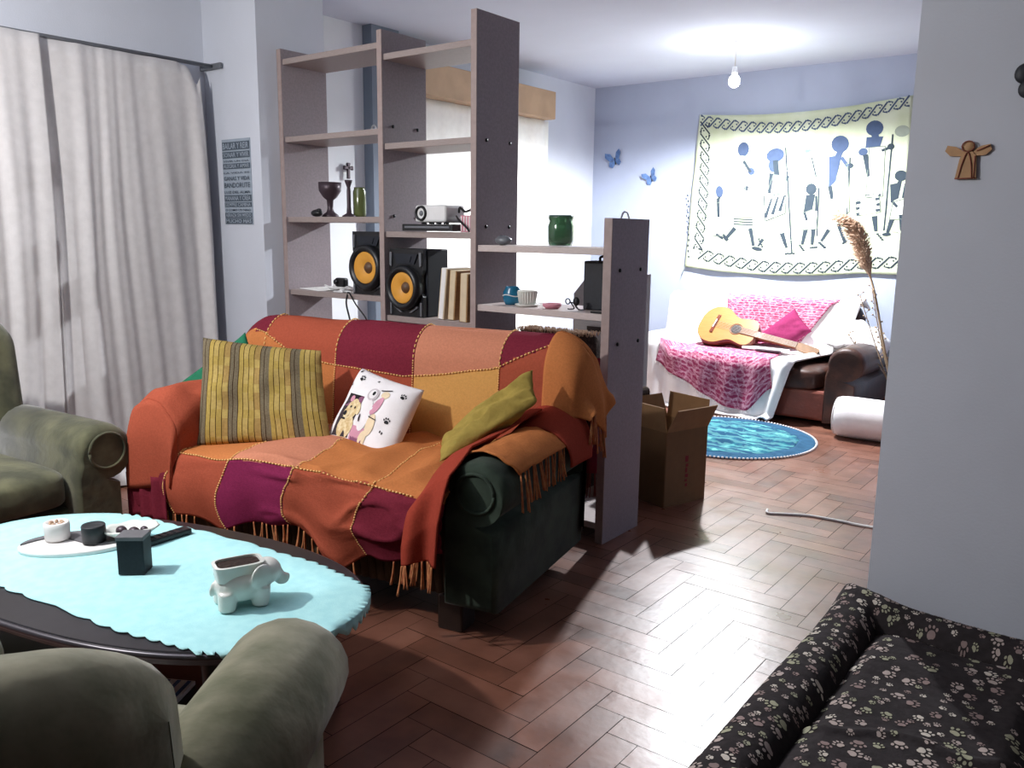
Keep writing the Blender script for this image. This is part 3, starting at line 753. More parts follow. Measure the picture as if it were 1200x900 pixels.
# red drape falling from the right arm and the orange corner over the arm
def rdrape(u, v):
    # v 0: back crease near the backrest ; 1: hem at front, u across
    pts_in = [(1.40, .56, .60), (1.40, .30, .56), (1.37, .06, .54), (1.36, -.07, .45), (1.35, -.085, .33), (1.35, -.085, .27)]
    pts_out = [(1.56, .56, .70), (1.52, .30, .66), (1.51, .08, .655), (1.52, -.06, .60), (1.51, -.10, .45), (1.50, -.10, .30)]
    k = v*5; i = min(4, int(k)); f = k-i; f = f*f*(3-2*f)*.4+f*.6
    A = Vector(pts_in[i]).lerp(Vector(pts_in[i+1]), f); B = Vector(pts_out[i]).lerp(Vector(pts_out[i+1]), f)
    p = A.lerp(B, u); p.y -= .034*sstep(.45, .7, v)+.02*math.sin(u*PI*2.5)*sstep(.3, 1, v); p.z += .03*math.sin(u*PI)*(1-v*.6)
    return p
tb.grid(rdrape, 26, 50, mi=6)
def rarm(u, v):
    # over the top of the right arm; u 0 inside..1 outside (edge with fringe), v 0 front .. 1 back
    a = lerp(PI*.95, PI*.16, u); y = lerp(.03, .44, v)+.05*u
    x = 1.575+.128*math.cos(a)*1.05; z = .525+.125*math.sin(a)
    return V(x, y+.02*math.sin(u*6), z+wr(u*2, v*3, .006, 5))
tb.grid(rarm, 24, 24, mi=1)
def rarm2(u, v):
    a = lerp(PI*.97, -.05*PI, u); y = lerp(.44, .66, v)+.05*u
    x = 1.575+.132*math.cos(a)*1.06; z = .525+lerp(.125, .2, v)*math.sin(a)
    return V(x, y, z)
tb.grid(rarm2, 24, 16, mi=6)
# the corner folded over the right end of the back
def rcorner(u, v):
    # u: from the front over the top roll to the back ; v: from the face of the back round to its end
    t = lerp(.27, .66, u)
    if v < .4:
        k = v/.4; r = sback(lerp(1.53, 1.675, k), t, .026)
        r.y -= .012*math.sin(k*PI*.5)
    else:
        k = (v-.4)/.6; p = sback(1.675, t, .026)
        zb = .625+.05*math.sin(u*8+.5)
        bz = .66+.30*u
        r = V(p.x+.045*math.sin(k*PI/2)+.012*math.sin(u*16)*k, lerp(p.y, bz, min(1, k*1.6)), lerp(p.z, min(p.z, zb), k))
    return r
tb.grid(rcorner, 40, 30, mi=1)
tb.build('cloth', TM, tw, solid=.007)
# stitching rows
sb = MB()
def stitch(fn, n, skip=2, r=.0033, ln=.55):
    for i in range(n):
        a = Vector(fn(i/n)); c = Vector(fn((i+ln)/n)); sb.tube([a, c], r, 5)
for a in cols_b[1:5]:
    stitch(lambda t, a=a: back_pt(a, .02+t*.95, .020), 70)
stitch(lambda t: back_pt(lerp(.02, 1.66, t), seam_t(lerp(.02, 1.66, t))/.72, .021), 110)
for c in cols_s[1:5]:
    stitch(lambda t, c=c: seat_pt(c-.03*math.sin(t*9), t, .004)+V(0, -.005, 0), 70)
stitch(lambda t: seat_pt(lerp(.05, 1.36, t), FS+.03*math.sin((lerp(.05, 1.36, t)-.03)/1.45*11), .006)+V(0, -.004, 0), 90)
sb.build('stitching', 'stitch', tw)
# fringes
def fringe(fn, n, L, mname, name='fringe', sway=.012, r=.0030, down=None, drop=None):
    for i in range(n):
        if drop and drop(i/n): continue
        fb = MB()
        p = Vector(fn((i+.5+random.uniform(-.3, .3))/n)); l = L*random.uniform(.75, 1.15); s = random.uniform(-1, 1)*sway
        d = down or V(0, -.01, -1)
        for k in range(3):
            o = V(random.uniform(-.004, .004), random.uniform(-.003, .003), 0)
            fb.tube(curvepts([p+o*.3, p+d*l*.5+o+V(s*.4, 0, 0), p+d*l+o*2+V(s, random.uniform(-.006, .0), 0)], 3), r*(.8 if k else 1), 5)
        fb.build('tassel', mname, tw)
fringe(lambda u: seat_pt(lerp(.05, 1.46, u), 0)+V(0, -.004, 0), 46, .085, 'fringe', drop=lambda u: .20 < u < .30 or .36 < u < .40 or .74 < u < .86)
fringe(lambda u: rdrape(u, 1)+V(0, -.006, .0), 7, .10, 'fringe')
fringe(lambda u: rarm(1, u), 14, .12, 'fringe', down=V(.12, -.05, -1))
fringe(lambda u: rcorner(u*.75, 1), 14, .11, 'fringe', down=V(.02, -.05, -1))
fringe(lambda u: V(lerp(1.50, 1.66, u), .93, .365), 10, .12, 'fringe_dark', down=V(.02, 0, -1))
tb = MB(); tb.grid(lambda u, v: V(lerp(1.50, 1.66, u), .925+.008*math.sin(u*14), lerp(.86, .36, v)), 20, 12); tb.build('cloth_end', ['th_maroon'], tw, solid=.006)

# ------------------------------------------------------------------ cushions
def pillow(name, label, corners, T, mats, parent_space=None, mfn=None, nu=48, nv=40, prints=None, group=None, wob=.010, edge=.07, back=None, part='cover'):
    """corners bottom-left, bottom-right, top-right, top-left"""
    c = [Vector(p) for p in corners]
    if parent_space: c = [parent_space @ p for p in c]
    base = min(c, key=lambda p: p.z)
    t = thing(name, label, 'cushion', base, 0, group)
    n = (c[1]-c[0]).cross(c[3]-c[0]).normalized()
    def sur(u, v, s):
        U, W_ = 2*u-1, 2*v-1
        uu = .5+.5*U*(1-edge*(1-W_*W_)); vv = .5+.5*W_*(1-edge*(1-U*U))
        p = (c[0]*(1-uu)+c[1]*uu)*(1-vv)+(c[3]*(1-uu)+c[2]*uu)*vv
        h = T*((1-U**4)*(1-W_**4))**.55
        h += wob*nz(u*3, v*3, len(label), 1.6)*((1-U*U)*(1-W_*W_))**.3
        return p+n*h*s-base
    b = MB()
    b.grid(lambda u, v: sur(u, v, 1), nu, nv, mfn=mfn)
    b.grid(lambda u, v: sur(u, v, -1), nu, nv, mi=0 if back is None else back)
    if prints: prints(b, lambda x, y: sur(x, y, 1)+n*.0015)
    b.build(part, mats, t, weld=True)
    return t, sur, n
SMX = Matrix.Translation(SO) @ Matrix.Rotation(SA, 4, 'Z')
# striped cushion
STR = ['p_pale', 'p_yellow', 'p_yellow2', 'p_tan', 'p_grey', 'p_line']
def stripes(u, v):
    x = u*4.0; k = x % 1
    if abs(v-.0) < .012: return 5
    for e in (.0, .14, .30, .44, .62, .80): 
        if k-e < .022 and k >= e: return 5
    if k < .30: return 4 if k < .0 else (4 if k < .14 else 4)
    if k < .44: return 1
    if k < .62: return 2 if int(v*12) % 3 else 1
    if k < .80: return 1 if int(v*12) % 4 else 2
    return 3 if int(v*12) % 3 else 2
pillow('cushion', 'large striped mustard and grey cushion leaning at the left end of the loveseat', [(.258, .05, .505), (.745, .30, .515), (.545, .50, .865), (.205, .17, .935)], .06, STR, SMX, stripes, 180, 24, wob=.02, edge=.03)
pillow('cushion', 'green cushion tucked behind the striped cushion on the left arm', [(.10, .26, .60), (.36, .40, .66), (.16, .46, .925), (-.11, .31, .68)], .035, ['green_cloth'], SMX)
pillow('cushion', 'crumpled olive cushion wedged at the right end of the loveseat', [(1.22, .36, .565), (1.355, .12, .57), (1.60, .42, .765), (1.535, .52, .86)], .035, ['olive_cloth'], SMX, wob=.03, edge=.05)
WP = ['white_cloth', 'ink', 'dog_fur', 'print_dark', 'print_pink', 'print_mauve', 'print_grey', 'print_cream']
def dogprint(b, S):
    def P(pts, mi): decal(b, pts, S, mi)
    def rect(x0, y0, x1, y1, mi, n=6):
        for i in range(n):
            for j in range(n):
                decal(b, [(lerp(x0, x1, i/n), lerp(y0, y1, j/n)), (lerp(x0, x1, (i+1)/n), lerp(y0, y1, j/n)), (lerp(x0, x1, (i+1)/n), lerp(y0, y1, (j+1)/n)), (lerp(x0, x1, i/n), lerp(y0, y1, (j+1)/n))], S, mi)
    n0 = b
    rect(.13, .14, .40, .66, 3); rect(.13, .50, .40, .66, 5)
    S2 = lambda x, y: S(x, y)+(S(x, y)-S0(x, y))*1.0
    L = lambda k: (lambda x, y: S(x, y)+nrm*.0008*k)
    def E(cx, cy, rx, ry, mi, k=1, rot=0): decal(b, ellpts(cx, cy, rx, ry, 16, rot), L(k), mi)
    E(.30, .26, .12, .15, 2, 1); E(.30, .47, .095, .14, 2, 2); E(.245, .42, .05, .06, 2, 3)
    E(.225, .41, .026, .032, 1, 4); E(.27, .50, .012, .016, 1, 4); E(.34, .50, .012, .016, 1, 4); E(.235, .345, .03, .012, 1, 4)
    E(.225, .60, .035, .04, 4, 4); E(.39, .50, .035, .08, 2, 2, .3)
    rect(.42, .12, .60, .30, 4, 4); rect(.44, .10, .60, .17, 5, 4)
    E(.52, .45, .07, .20, 0, 2); E(.50, .72, .075, .085, 6, 2); E(.50, .72, .05, .06, 0, 3); E(.51, .735, .018, .03, 1, 4)
    E(.47, .40, .012, .05, 3, 4, .2); E(.62, .60, .05, .13, 4, 2, -.3); E(.64, .36, .06, .14, 7, 2); E(.60, .18, .05, .10, 7, 2)
    stroke(b, (.58, .45), (.70, .43), .012, L(4), 3); stroke(b, (.57, .80), (.72, .84), .012, L(4), 3)
    E(.66, .76, .06, .05, 7, 1)
    for (x, y, s, r) in ((.20, .86, .055, -.4), (.88, .80, .05, -.3), (.83, .46, .055, .1), (.73, .06, .05, .6), (.10, .95, .03, .8), (.08, .76, .025, .5), (.05, .40, .025, .2), (.30, .05, .03, 1.2), (.40, .04, .025, 0.5), (.45, .90, .022, 1.)):
        paw(b, x, y, s, r, L(1), 1)
    for (x, y) in ((.80, .34), (.83, .33)): stroke(b, (x, y), (x, y-.03), .014, L(1), 1, 1)
cW = [SMX @ V(*p) for p in ((.665, .34, .485), (1.045, .27, .465), (1.05, .52, .735), (.715, .56, .795))]
nrm = (cW[1]-cW[0]).cross(cW[3]-cW[0]).normalized()
S0 = lambda x, y: V(0, 0, 0)
pillow('cushion', 'white cushion printed with a dog photograph and paw prints on the loveseat', cW, .06, WP, None, None, prints=dogprint, edge=.05)

# ------------------------------------------------------------------ coffee table
TA = R(13); TC = V(-2.235, 1.16, 0); TZ = .40
tt = thing('coffee_table', 'dark oval coffee table under the aqua lace cloth', 'coffee table', TC, TA)
def oval(a, b_, n=72, e=2.3): return [(a*math.copysign(abs(math.cos(t))**(2/e), math.cos(t)), b_*math.copysign(abs(math.sin(t))**(2/e), math.sin(t))) for t in (2*PI*i/n for i in range(n))]
b = MB(); b.prism(oval(.70, .37), lambda x, y, q: V(x, y, q), TZ-.035, TZ, smooth=True); b.build('table_top', 'table_dark', tt)
b = MB(); o = oval(.705, .375); b.tube([V(x, y, TZ-.012) for x, y in o+[o[0]]], .009, 8, cap=False); b.build('edge_band', 'table_edge', tt)
b = MB(); b.prism(oval(.56, .25), lambda x, y, q: V(x, y, q), .12, .145, smooth=True); b.build('lower_shelf', 'table_dark', tt)
for sx in (-1, 1):
    for sy in (-1, 1):
        b = MB(); b.tube(curvepts([(sx*.46, sy*.20, TZ-.03), (sx*.47, sy*.205, .2), (sx*.5, sy*.22, 0)], 6), lambda t: lerp(.032, .022, t), 12); b.build('leg', 'table_dark', tt)
t = thing('magazine', 'striped white and blue magazine on the shelf under the coffee table', 'magazine', (-1.98, 1.03, .146), R(30))
b = MB(); b.box((0, 0, .006), (.15, .19, .012), .002); b.build('pages', 'paper', t)
b = MB()
for k in range(5): b.box((-.06+.03*k, 0, .0125), (.011, .18, .001), 0)
b.build('cover_stripe', 'butterfly', t)
# lace cloth
CT = V(-2.225, 1.18, 0); CA = R(8)
t = thing('lace_cloth', 'aqua table runner with scalloped lace edge on the coffee table', 'tablecloth', (CT.x, CT.y, TZ), CA)
def cloth_pt(r, th):
    e = 3.2
    sc = 1+.022*abs(math.sin(th*40))+.006*math.sin(th*17)
    x = .72*r*math.copysign(abs(math.cos(th))**(2/e), math.cos(th)); y = .285*r*math.copysign(abs(math.sin(th))**(2/e), math.sin(th))
    if r > .9: x *= 1+(sc-1)*(r-.9)/.1; y *= 1+(sc-1)*(r-.9)/.1*1.6
    # where it passes the table's edge it hangs down
    wx, wy = CT.x+x*math.cos(CA)-y*math.sin(CA)-TC.x, CT.y+x*math.sin(CA)+y*math.cos(CA)-TC.y
    lx, ly = wx*math.cos(TA)+wy*math.sin(TA), -wx*math.sin(TA)+wy*math.cos(TA)
    d = (abs(lx/.705)**2.3+abs(ly/.375)**2.3)**(1/2.3)
    z = .003+.0018*nz(x*5, y*5, 2, 1.5)
    if d > 1.0:
        ov = (d-1)*.70; k = 1/d*(1+.03)
        lx2, ly2 = lx*k, ly*k
        wx, wy = lx2*math.cos(TA)-ly2*math.sin(TA)+TC.x-CT.x, lx2*math.sin(TA)+ly2*math.cos(TA)+TC.y-CT.y
        x, y = wx*math.cos(CA)+wy*math.sin(CA), -wx*math.sin(CA)+wy*math.cos(CA); z -= max(0, ov-.016)*1.15+.001
    return V(x, y, z)
b = MB(); b.grid(lambda u, v: cloth_pt(max(.002, v), 2*PI*u), 400, 64, cu=True); b.build('cloth', 'aqua', t, solid=.002)
# things on the table
Z0 = TZ+.005
t = thing('candle_plate', 'grey and white swirled oval plate holding two candles', 'plate', (-2.56, 1.135, Z0), R(52))
b = MB(); b.prism(oval(.165, .095, 48, 2), lambda x, y, q: V(x, y, q), 0, .012, smooth=True); b.build('base', 'stone_white', t)
pts = [(.165*math.cos(a), .095*math.sin(a)) for a in [PI*i/24 for i in range(25)]]+[(-.165+.33*i/16, .05*math.sin(2*PI*i/16)*1.0) for i in range(1, 16)]
b = MB(); b.prism([(x*.97, y*.97) for x, y in pts], lambda x, y, q: V(x, y, q), .0122, .017); b.build('grey_half', 'stone_grey', t)
t = thing('candle', 'short white candle on the grey half of the swirled plate', 'candle', (-2.625, 1.105, Z0+.0175))
b = MB(); b.lathe([(0, 0), (.036, 0), (.0375, .04), (.036, .052), (.030, .054), (.028, .046), (0, .044)]); b.build('wax', 'stone_white', t)
b = MB()
for k in range(7):
    a = k*.9; b.ell((.018*math.cos(a), .018*math.sin(a), .049), (.008, .004, .006), 8, 6, rot=Matrix.Rotation(a*2, 3, 'Z'))
b.build('petal', 'pampas', t)
t = thing('candle', 'short black candle on the swirled plate beside the shell dish', 'candle', (-2.515, 1.165, Z0+.0175))
b = MB(); b.lathe([(0, 0), (.034, 0), (.035, .05), (.033, .053), (.028, .05), (0, .048)]); b.build('wax', 'black_wax', t)
t = thing('black_tin', 'square black incense box standing under the shell dish', 'box', (-2.235, 1.145, Z0), R(40))
b = MB(); b.box((0, 0, .055), (.075, .06, .11), .003); b.build('body', 'black_box', t)
b = MB(); b.box((0, 0, .108), (.078, .063, .012), .002); b.build('lid', 'stone_grey', t)
t = thing('shell_dish', 'oval white shell dish of dark stones beside the black box', 'dish', (-2.46, 1.255, Z0), R(40))
def shell(u, v, s=1.):
    a = 2*PI*u; r = v*(1+.03*math.cos(7*a))
    return V(.085*r*math.cos(a), .06*r*math.sin(a), .016+.034*r*r+.006*math.cos(a)*r)
b = MB(); b.grid(shell, 40, 10, cu=True); b.build('bowl', 'ceramic', t, solid=.006)
b = MB(); b.lathe([(0, 0), (.028, 0), (.022, .012), (.03, .02)]); b.build('foot_ring', 'ceramic', t)
for k, (x, y, r) in enumerate(((-.03, 0, .02), (.012, -.008, .02), (.035, .012, .014))):
    b = MB(); b.ell((-2.46+x*.77-y*.64, 1.255+x*.64+y*.77, Z0+.038), (r, r*.8, r*.75)); 
    tag(b.build('pebble', 'bronze'), ('dark pebble at the left of the shell dish', 'largest dark pebble in the middle of the shell dish', 'small dark pebble at the right of the shell dish')[k], 'pebble', 'pebbles in the shell dish')
t = thing('remote_control', 'long black remote control beside the shell dish', 'remote control', (-2.40, 1.33, Z0), R(92))
b = MB(); b.box((0, 0, .01), (.17, .042, .018), .005); b.build('body', 'black_plastic', t)
b = MB()
for i in range(6):
    for j in range(3): b.box((-.06+.022*i, -.011+.011*j, .0195), (.008, .006, .002), .0008)
b.build('button', 'black_side', t)
# elephant planter
t = thing('elephant_planter', 'white ceramic elephant planter filled with soil on the aqua cloth', 'planter', (-1.815, 1.225, Z0), R(68))
b = MB()
b.ell((-.015, 0, .057), (.070, .056, .047), 24, 14)
b.ell((.052, 0, .078), (.040, .040, .036), 20, 12)
for s in (-1, 1):
    for x in (-.055, .030):
        b.tube([(x, s*.028, .05), (x-.002, s*.030, .02), (x-.004, s*.031, .0)], lambda q: lerp(.026, .022, q), 14)
    b.ell((.030, s*.043, .082), (.036, .010, .032), 16, 10, rot=Matrix.Rotation(R(-28*s), 3, 'Z'))
b.tube(curvepts([(.074, 0, .076), (.084, 0, .058), (.090, 0, .046), (.101, 0, .047), (.104, 0, .060)], 6), lambda q: lerp(.019, .011, q), 12)
b.tube(curvepts([(-.082, 0, .07), (-.09, 0, .05), (-.088, 0, .035)], 5), .006, 8)
o = b.build('body', 'ceramic', t)
md = o.modifiers.new('Remesh', 'REMESH'); md.mode = 'VOXEL'; md.voxel_size = .0035; md.use_smooth_shade = True
ms = o.modifiers.new('Smooth', 'SMOOTH'); ms.iterations = 6
b = MB()
rim = oval(.064, .040, 40, 4.5)
for (s0, s1, z0, z1) in ((.90, .98, .075, .112), (.98, 1., .112, .117), (1., .86, .117, .118), (.86, .84, .118, .105)):
    b.grid(lambda u, v: V(lerp(s0, s1, v)*rim[round(u*40) % 40][0]-.020, lerp(s0, s1, v)*rim[round(u*40) % 40][1], lerp(z0, z1, v)), 40, 2, cu=True)
b.build('planter_rim', 'ceramic', t)
b = MB(); b.prism([(x*.85-.020, y*.85) for x, y in rim], lambda x, y, q: V(x, y, q), .1045, .112); b.build('soil', 'soil', t)

# ------------------------------------------------------------------ dog bed
t = thing('pet_bed', 'dark pet bed with paw print cover and raised bolsters against the partition wall', 'pet bed', (-.37, 2.32, 0), 0)
BX0, BX1, BY0, BY1 = -.79, .06, 1.62, 2.99
def bolst(x, y):
    d = min(x-BX0, BX1-x, y-BY0, BY1-y); w = .185
    q = clamp(abs((d-w/2)/(w/2)))
    return .01+(.13+.05*math.exp(-((x-BX0)**2+(y-BY1)**2)/.03))*math.sqrt(max(0, 1-q**2.6))+.010*nz(x*4, y*4, 3, 1.4)*(1 if q < .9 else 0)
def bsurf(x, y): return V(x+.37, y-2.32, bolst(x, y))
def padz(x, y):
    d = min(x-(BX0+.15), BX1-.15-x, y-(BY0+.15), BY1-.15-y)
    return .02+.085*clamp(d/.08)**.5+.012*nz(x*3, y*3, 7, 2.2)+.012*math.exp(-((y-2.18-.25*(x+.3)+.02*math.sin(x*20))/.018)**2)
def psurf(x, y): return V(x+.37, y-2.32, padz(x, y))
PM = ['bed_dark', 'paw_a', 'paw_b', 'paw_c', 'paw_d']
def scatter(b, surf, test, n, x0, x1, y0, y1, s0, s1):
    done = []
    def S(x, y):
        p = surf(x, y); e = .004
        nn = (surf(x+e, y)-p).cross(surf(x, y+e)-p)
        nn = nn.normalized() if nn.length > 0 else V(0, 0, 1)
        if nn.z < 0: nn = -nn
        return p+nn*.0016
    tries = 0
    while len(done) < n and tries < 30000:
        tries += 1
        x, y = random.uniform(x0, x1), random.uniform(y0, y1); s = random.choice((random.uniform(s0, s1), s0, s1))
        if not test(x, y, s) or any((x-a)**2+(y-c)**2 < ((s+q)*.80)**2 for a, c, q in done): continue
        done.append((x, y, s)); paw(b, x, y, s, random.uniform(0, 6.28), S, random.choice((1, 1, 2, 3, 4)))
b = MB(); b.grid(lambda u, v: bsurf(lerp(BX0, BX1, u), lerp(BY0, BY1, v)), 90, 130)
def tb_(x, y, s):
    d = min(x-BX0, BX1-x, y-BY0, BY1-y); return .012+s*.8 < d < .172-s*.55
scatter(b, bsurf, tb_, 330, BX0, BX1, BY0, BY1, .013, .025)
b.build('bolster', PM, t)
b = MB(); b.grid(lambda u, v: psurf(lerp(BX0+.15, BX1-.15, u), lerp(BY0+.15, BY1-.15, v)), 60, 100)
scatter(b, psurf, lambda x, y, s: BX0+.18 < x < BX1-.18 and BY0+.18 < y < BY1-.18, 200, BX0+.15, BX1-.15, BY0+.15, BY1-.15, .013, .026)
b.build('pad', PM, t)

# ------------------------------------------------------------------ wall ornaments on the partition
t = thing('angel_figure', 'flat wooden angel figure on the partition wall', 'ornament', (-.527, 3.04, 1.56))
def pr(pts, d0, d1): b.prism(pts, lambda x, y, q: V(x, q, y), d0, d1)
b = MB(); pr([(-.03, 0), (.03, 0), (.025, .07), (.012, .085), (-.012, .085), (-.022, .06)], -.012, -.001); b.build('gown', 'angel_wood', t)
b = MB()
for s in (-1, 1): pr([(s*.012, .07), (s*.05, .072), (s*.066, .088), (s*.06, .105), (s*.035, .10), (s*.012, .085)], -.009, -.002)
b.build('wing', 'angel_wood', t)
b = MB(); b.lathe([(0, .006), (.016, .005), (.018, 0), (.016, -.004)], (0, -.006, .098), 16, axis=V(0, -1, 0)); b.build('head', 'angel_wood', t)
b = MB(); b.tube(curvepts([(-.02, -.013, .004), (-.012, -.014, .05), (0, -.014, .082), (.012, -.014, .05), (.018, -.013, .004)], 6), .002, 5); b.tube([(.024, -.013, .002), (.022, -.013, .07)], .002, 5); b.tube([(-.03, -.013, .002), (.03, -.013, .002)], .002, 5)
b.tube([V(.018*math.cos(a), -.014, .1+.016*math.sin(a)) for a in [2*PI*i/12 for i in range(13)]], .002, 5); b.tube([(.025, -.012, .085), (.06, -.012, .1)], .002, 5); b.build('carved_line', 'angel_line', t)
t = thing('wall_ornament', 'dark rounded wall ornament at the right picture edge', 'ornament', (-.395, 3.04, 1.82))
b = MB(); b.ell((0, -.012, .045), (.028, .012, .03)); b.ell((.012, -.012, -.0), (.026, .012, .028)); b.build('body', 'case_black', t)

# ------------------------------------------------------------------ far room
# butterflies
for k, (x, z, s, a, lb) in enumerate(((-4.30, 2.06, .10, .3, 'larger blue butterfly decal on the far wall, nearer the curtain'), (-3.90, 1.885, .085, .5, 'smaller blue butterfly decal on the far wall, nearer the tapestry'))):
    t = thing('wall_butterfly', lb, 'butterfly decoration', (x, YF, z), 0, 'butterflies on the far wall')
    for sgn in (-1, 1):
        b = MB()
        ca, sa = math.cos(a), math.sin(a)
        for pts in ([(0, .005), (.30, .75), (.75, .95), (.85, .55), (.55, .1)], [(0, -.02), (.55, .06), (.70, -.35), (.40, -.6), (.15, -.35)]):
            q = [(s*(sgn*px*ca-py*sa), s*(sgn*px*sa+py*ca)) for px, py in pts]
            b.prism(q, lambda X_, Y_, d: V(X_, -.003-d-abs(X_)*.3, Y_), 0, .002)
        b.build('wing', 'butterfly', t)
    b = MB(); b.tube([(-s*.35*-math.sin(a)*0-s*.3*math.sin(a)*-1*-1, -.004, s*.3), (s*.2*math.sin(a), -.004, -s*.35)], .004, 6); b.build('body', 'ink', t)

# tapestry
def tapestry():
    X0, X1, ZT, ZB = -3.44, -1.66, 2.42, 1.075
    t = thing('tapestry', 'pale printed batik tapestry of walking figures on the far wall', 'tapestry', ((X0+X1)/2, YF, ZB))
    def S(u, v, o=0.):
        xl = lerp(X0-.06, X0+.02, v); xr = lerp(X1+.04, X1+.0, v)
        sag = .05*math.sin(u*PI)*v; sagb = -.045*math.sin(clamp(u*1.2)*PI)*(1-v)
        x = lerp(xl, xr, u); z = lerp(ZB, ZT, v)-sag+sagb+.02*u*v
        y = YF-.02-.012*(1+math.sin(u*13+v*2))*.5-.010*nz(u*4, v*4, 5, 1.5)-.01
        return V(x-(X0+X1)/2, y-YF-o, z-ZB)
    b = MB(); b.grid(lambda u, v: S(u, v), 60, 50); b.build('cloth', 'tap_cloth', t, solid=.002)
    def D(cx, cy):  # design grid -> cloth
        top = 130-45*(cx-160)/980; bot = 835+65*(cx-80)/980
        v = (bot-cy)/(bot-top); l = 80+80*v
        return ((cx-l)/980, v)
    def SS(k=0): return lambda cx, cy: S(*D(cx, cy), .003+.001*k)
    b = MB(); A = SS(0); B2 = SS(1); INK, INK2, GR, WH, TE = 0, 1, 2, 3, 4
    def E(cx, cy, rx, ry, mi, rot=0, s=A): decal(b, ellpts(cx, cy, rx, ry, 16, rot), s, mi)
    def P(pts, mi, s=A):
        decal(b, pts, s, mi)
        if mi == 3:
            for p, q in zip(pts, pts[1:]+pts[:1]): stroke(b, p, q, 3.5, SS(2), 5, 2)
    def L(p, q, w, mi, s=A, w2=None, n=3): stroke(b, p, q, w, s, mi, n, w2)
    # faint ground
    for k in range(26):
        x = 150+k*36; L((x, 705+12*math.sin(k*2)), (x+40, 712+14*math.sin(k*3.1)), 3, GR)
    for (x, y, rx, ry) in ((330, 360, 36, 58), (470, 280, 40, 30), (255, 360, 22, 22), (1090, 240, 30, 26), (670, 385, 30, 26)): E(x, y, rx, ry, GR)
    # boy at the left
    E(263, 475, 19, 28, INK); P([(235, 535), (270, 520), (280, 680), (230, 680)], WH); L((256, 505), (258, 600), 14, INK2, B2); L((245, 672), (280, 692), 12, INK2, B2); L((280, 672), (305, 698), 12, INK2, B2)
    # carrier
    E(383, 276, 28, 34, INK, .3); E(422, 376, 17, 17, INK); E(400, 455, 14, 12, INK2); P([(325, 420), (415, 420), (428, 590), (338, 590)], WH)
    for k in range(3): L((332, 597+k*12), (426, 600+k*12), 5, INK2, B2)
    P([(335, 625), (425, 625), (385, 680)], GR); L((340, 640), (296, 688), 20, INK2, B2, 14); L((413, 640), (428, 722), 20, INK2, B2, 14); E(445, 736, 26, 9, INK2, .2, B2); E(292, 690, 16, 8, INK2, .9, B2)
    for q in range(5): L((345+16*q, 430), (350+16*q, 585), 2, GR, B2)
    # elder with staff
    E(540, 302, 44, 32, INK, -.25); E(528, 350, 22, 30, INK); L((520, 385), (508, 478), 22, INK2, B2, 14); P([(530, 390), (590, 400), (580, 480), (490, 492)], WH); P([(480, 492), (586, 474), (582, 572), (486, 606)], WH, B2)
    for k in range(3): L((488+k*34, 590-k*14), (520+k*30, 500-k*6), 16, INK2, SS(2), 8)
    L((482, 492), (586, 474), 4, INK2, SS(2)); L((582, 572), (486, 606), 4, INK2, SS(2)); L((484, 490), (486, 604), 4, INK2, SS(2)); L((586, 476), (582, 570), 4, INK2, SS(2))
    L((590, 268), (608, 760), 7, INK2, B2, n=6); L((565, 440), (600, 398), 14, INK2, B2); L((565, 665), (585, 735), 22, INK2, B2, 12); L((475, 690), (450, 725), 16, INK2, B2, 8)
    for q in range(5): E(455+4*q, 690+9*q, 6, 4, INK2, 0, B2); E(580+9*q, 764-2*(q % 2), 6, 4, INK2, 0, B2)
    # hut and palm
    P([(640, 410), (700, 410), (690, 375), (650, 375)], GR, B2); P([(650, 370), (690, 370), (670, 320)], GR, B2)
    for q in range(7): L((690, 288), (690+46*math.cos(q*.9), 288+28*math.sin(q*.9)), 7, TE, B2, 2)
    L((708, 320), (724, 410), 6, INK2, B2)
    L((540, 325), (545, 395), 26, INK2, B2); L((833, 300), (815, 335), 26, INK, B2); L((980, 240), (982, 262), 30, INK, B2); L((1076, 460), (1058, 490), 14, INK2, B2); L((263, 498), (256, 525), 12, INK2, B2); L((385, 305), (372, 430), 26, GR, B2); L((385, 330), (420, 380), 14, INK2, B2); L((835, 330), (862, 375), 16, INK, B2); L((812, 640), (838, 735), 14, INK2, B2); L((600, 395), (560, 330), 12, GR, B2)
    # boy with stick
    E(701, 466, 24, 27, INK2); P([(678, 492), (718, 492), (704, 560), (664, 572)], INK2); L((668, 570), (678, 612), 12, INK2, B2); P([(660, 575), (715, 560), (722, 655), (650, 655)], WH); L((672, 655), (655, 724), 20, INK2, B2, 12); L((706, 655), (698, 728), 20, INK2, B2, 12); L((735, 462), (720, 690), 6, INK2, B2); L((722, 500), (720, 570), 10, INK2, B2)
    for q in range(4): E(645+5*q, 728+8*q, 6, 4, INK2, 0, B2); E(692+8*q, 742, 6, 4, INK2, 0, B2)
    # tall man
    E(832, 268, 38, 40, INK); P([(782, 322), (838, 318), (805, 440), (776, 470)], INK); L((782, 460), (790, 520), 18, INK2, B2, 14); P([(815, 400), (860, 360), (860, 590), (780, 600)], WH); L((872, 335), (850, 600), 6, INK2, B2, n=5); E(873, 373, 12, 12, INK2, 0, B2); L((845, 410), (872, 375), 10, INK2, B2); L((772, 664), (738, 715), 18, INK2, B2, 10)
    for q in range(4): E(730+7*q, 722+8*q, 7, 5, INK2, 0, B2); E(830+4*q, 735-3*q, 6, 4, INK2, 0, B2)
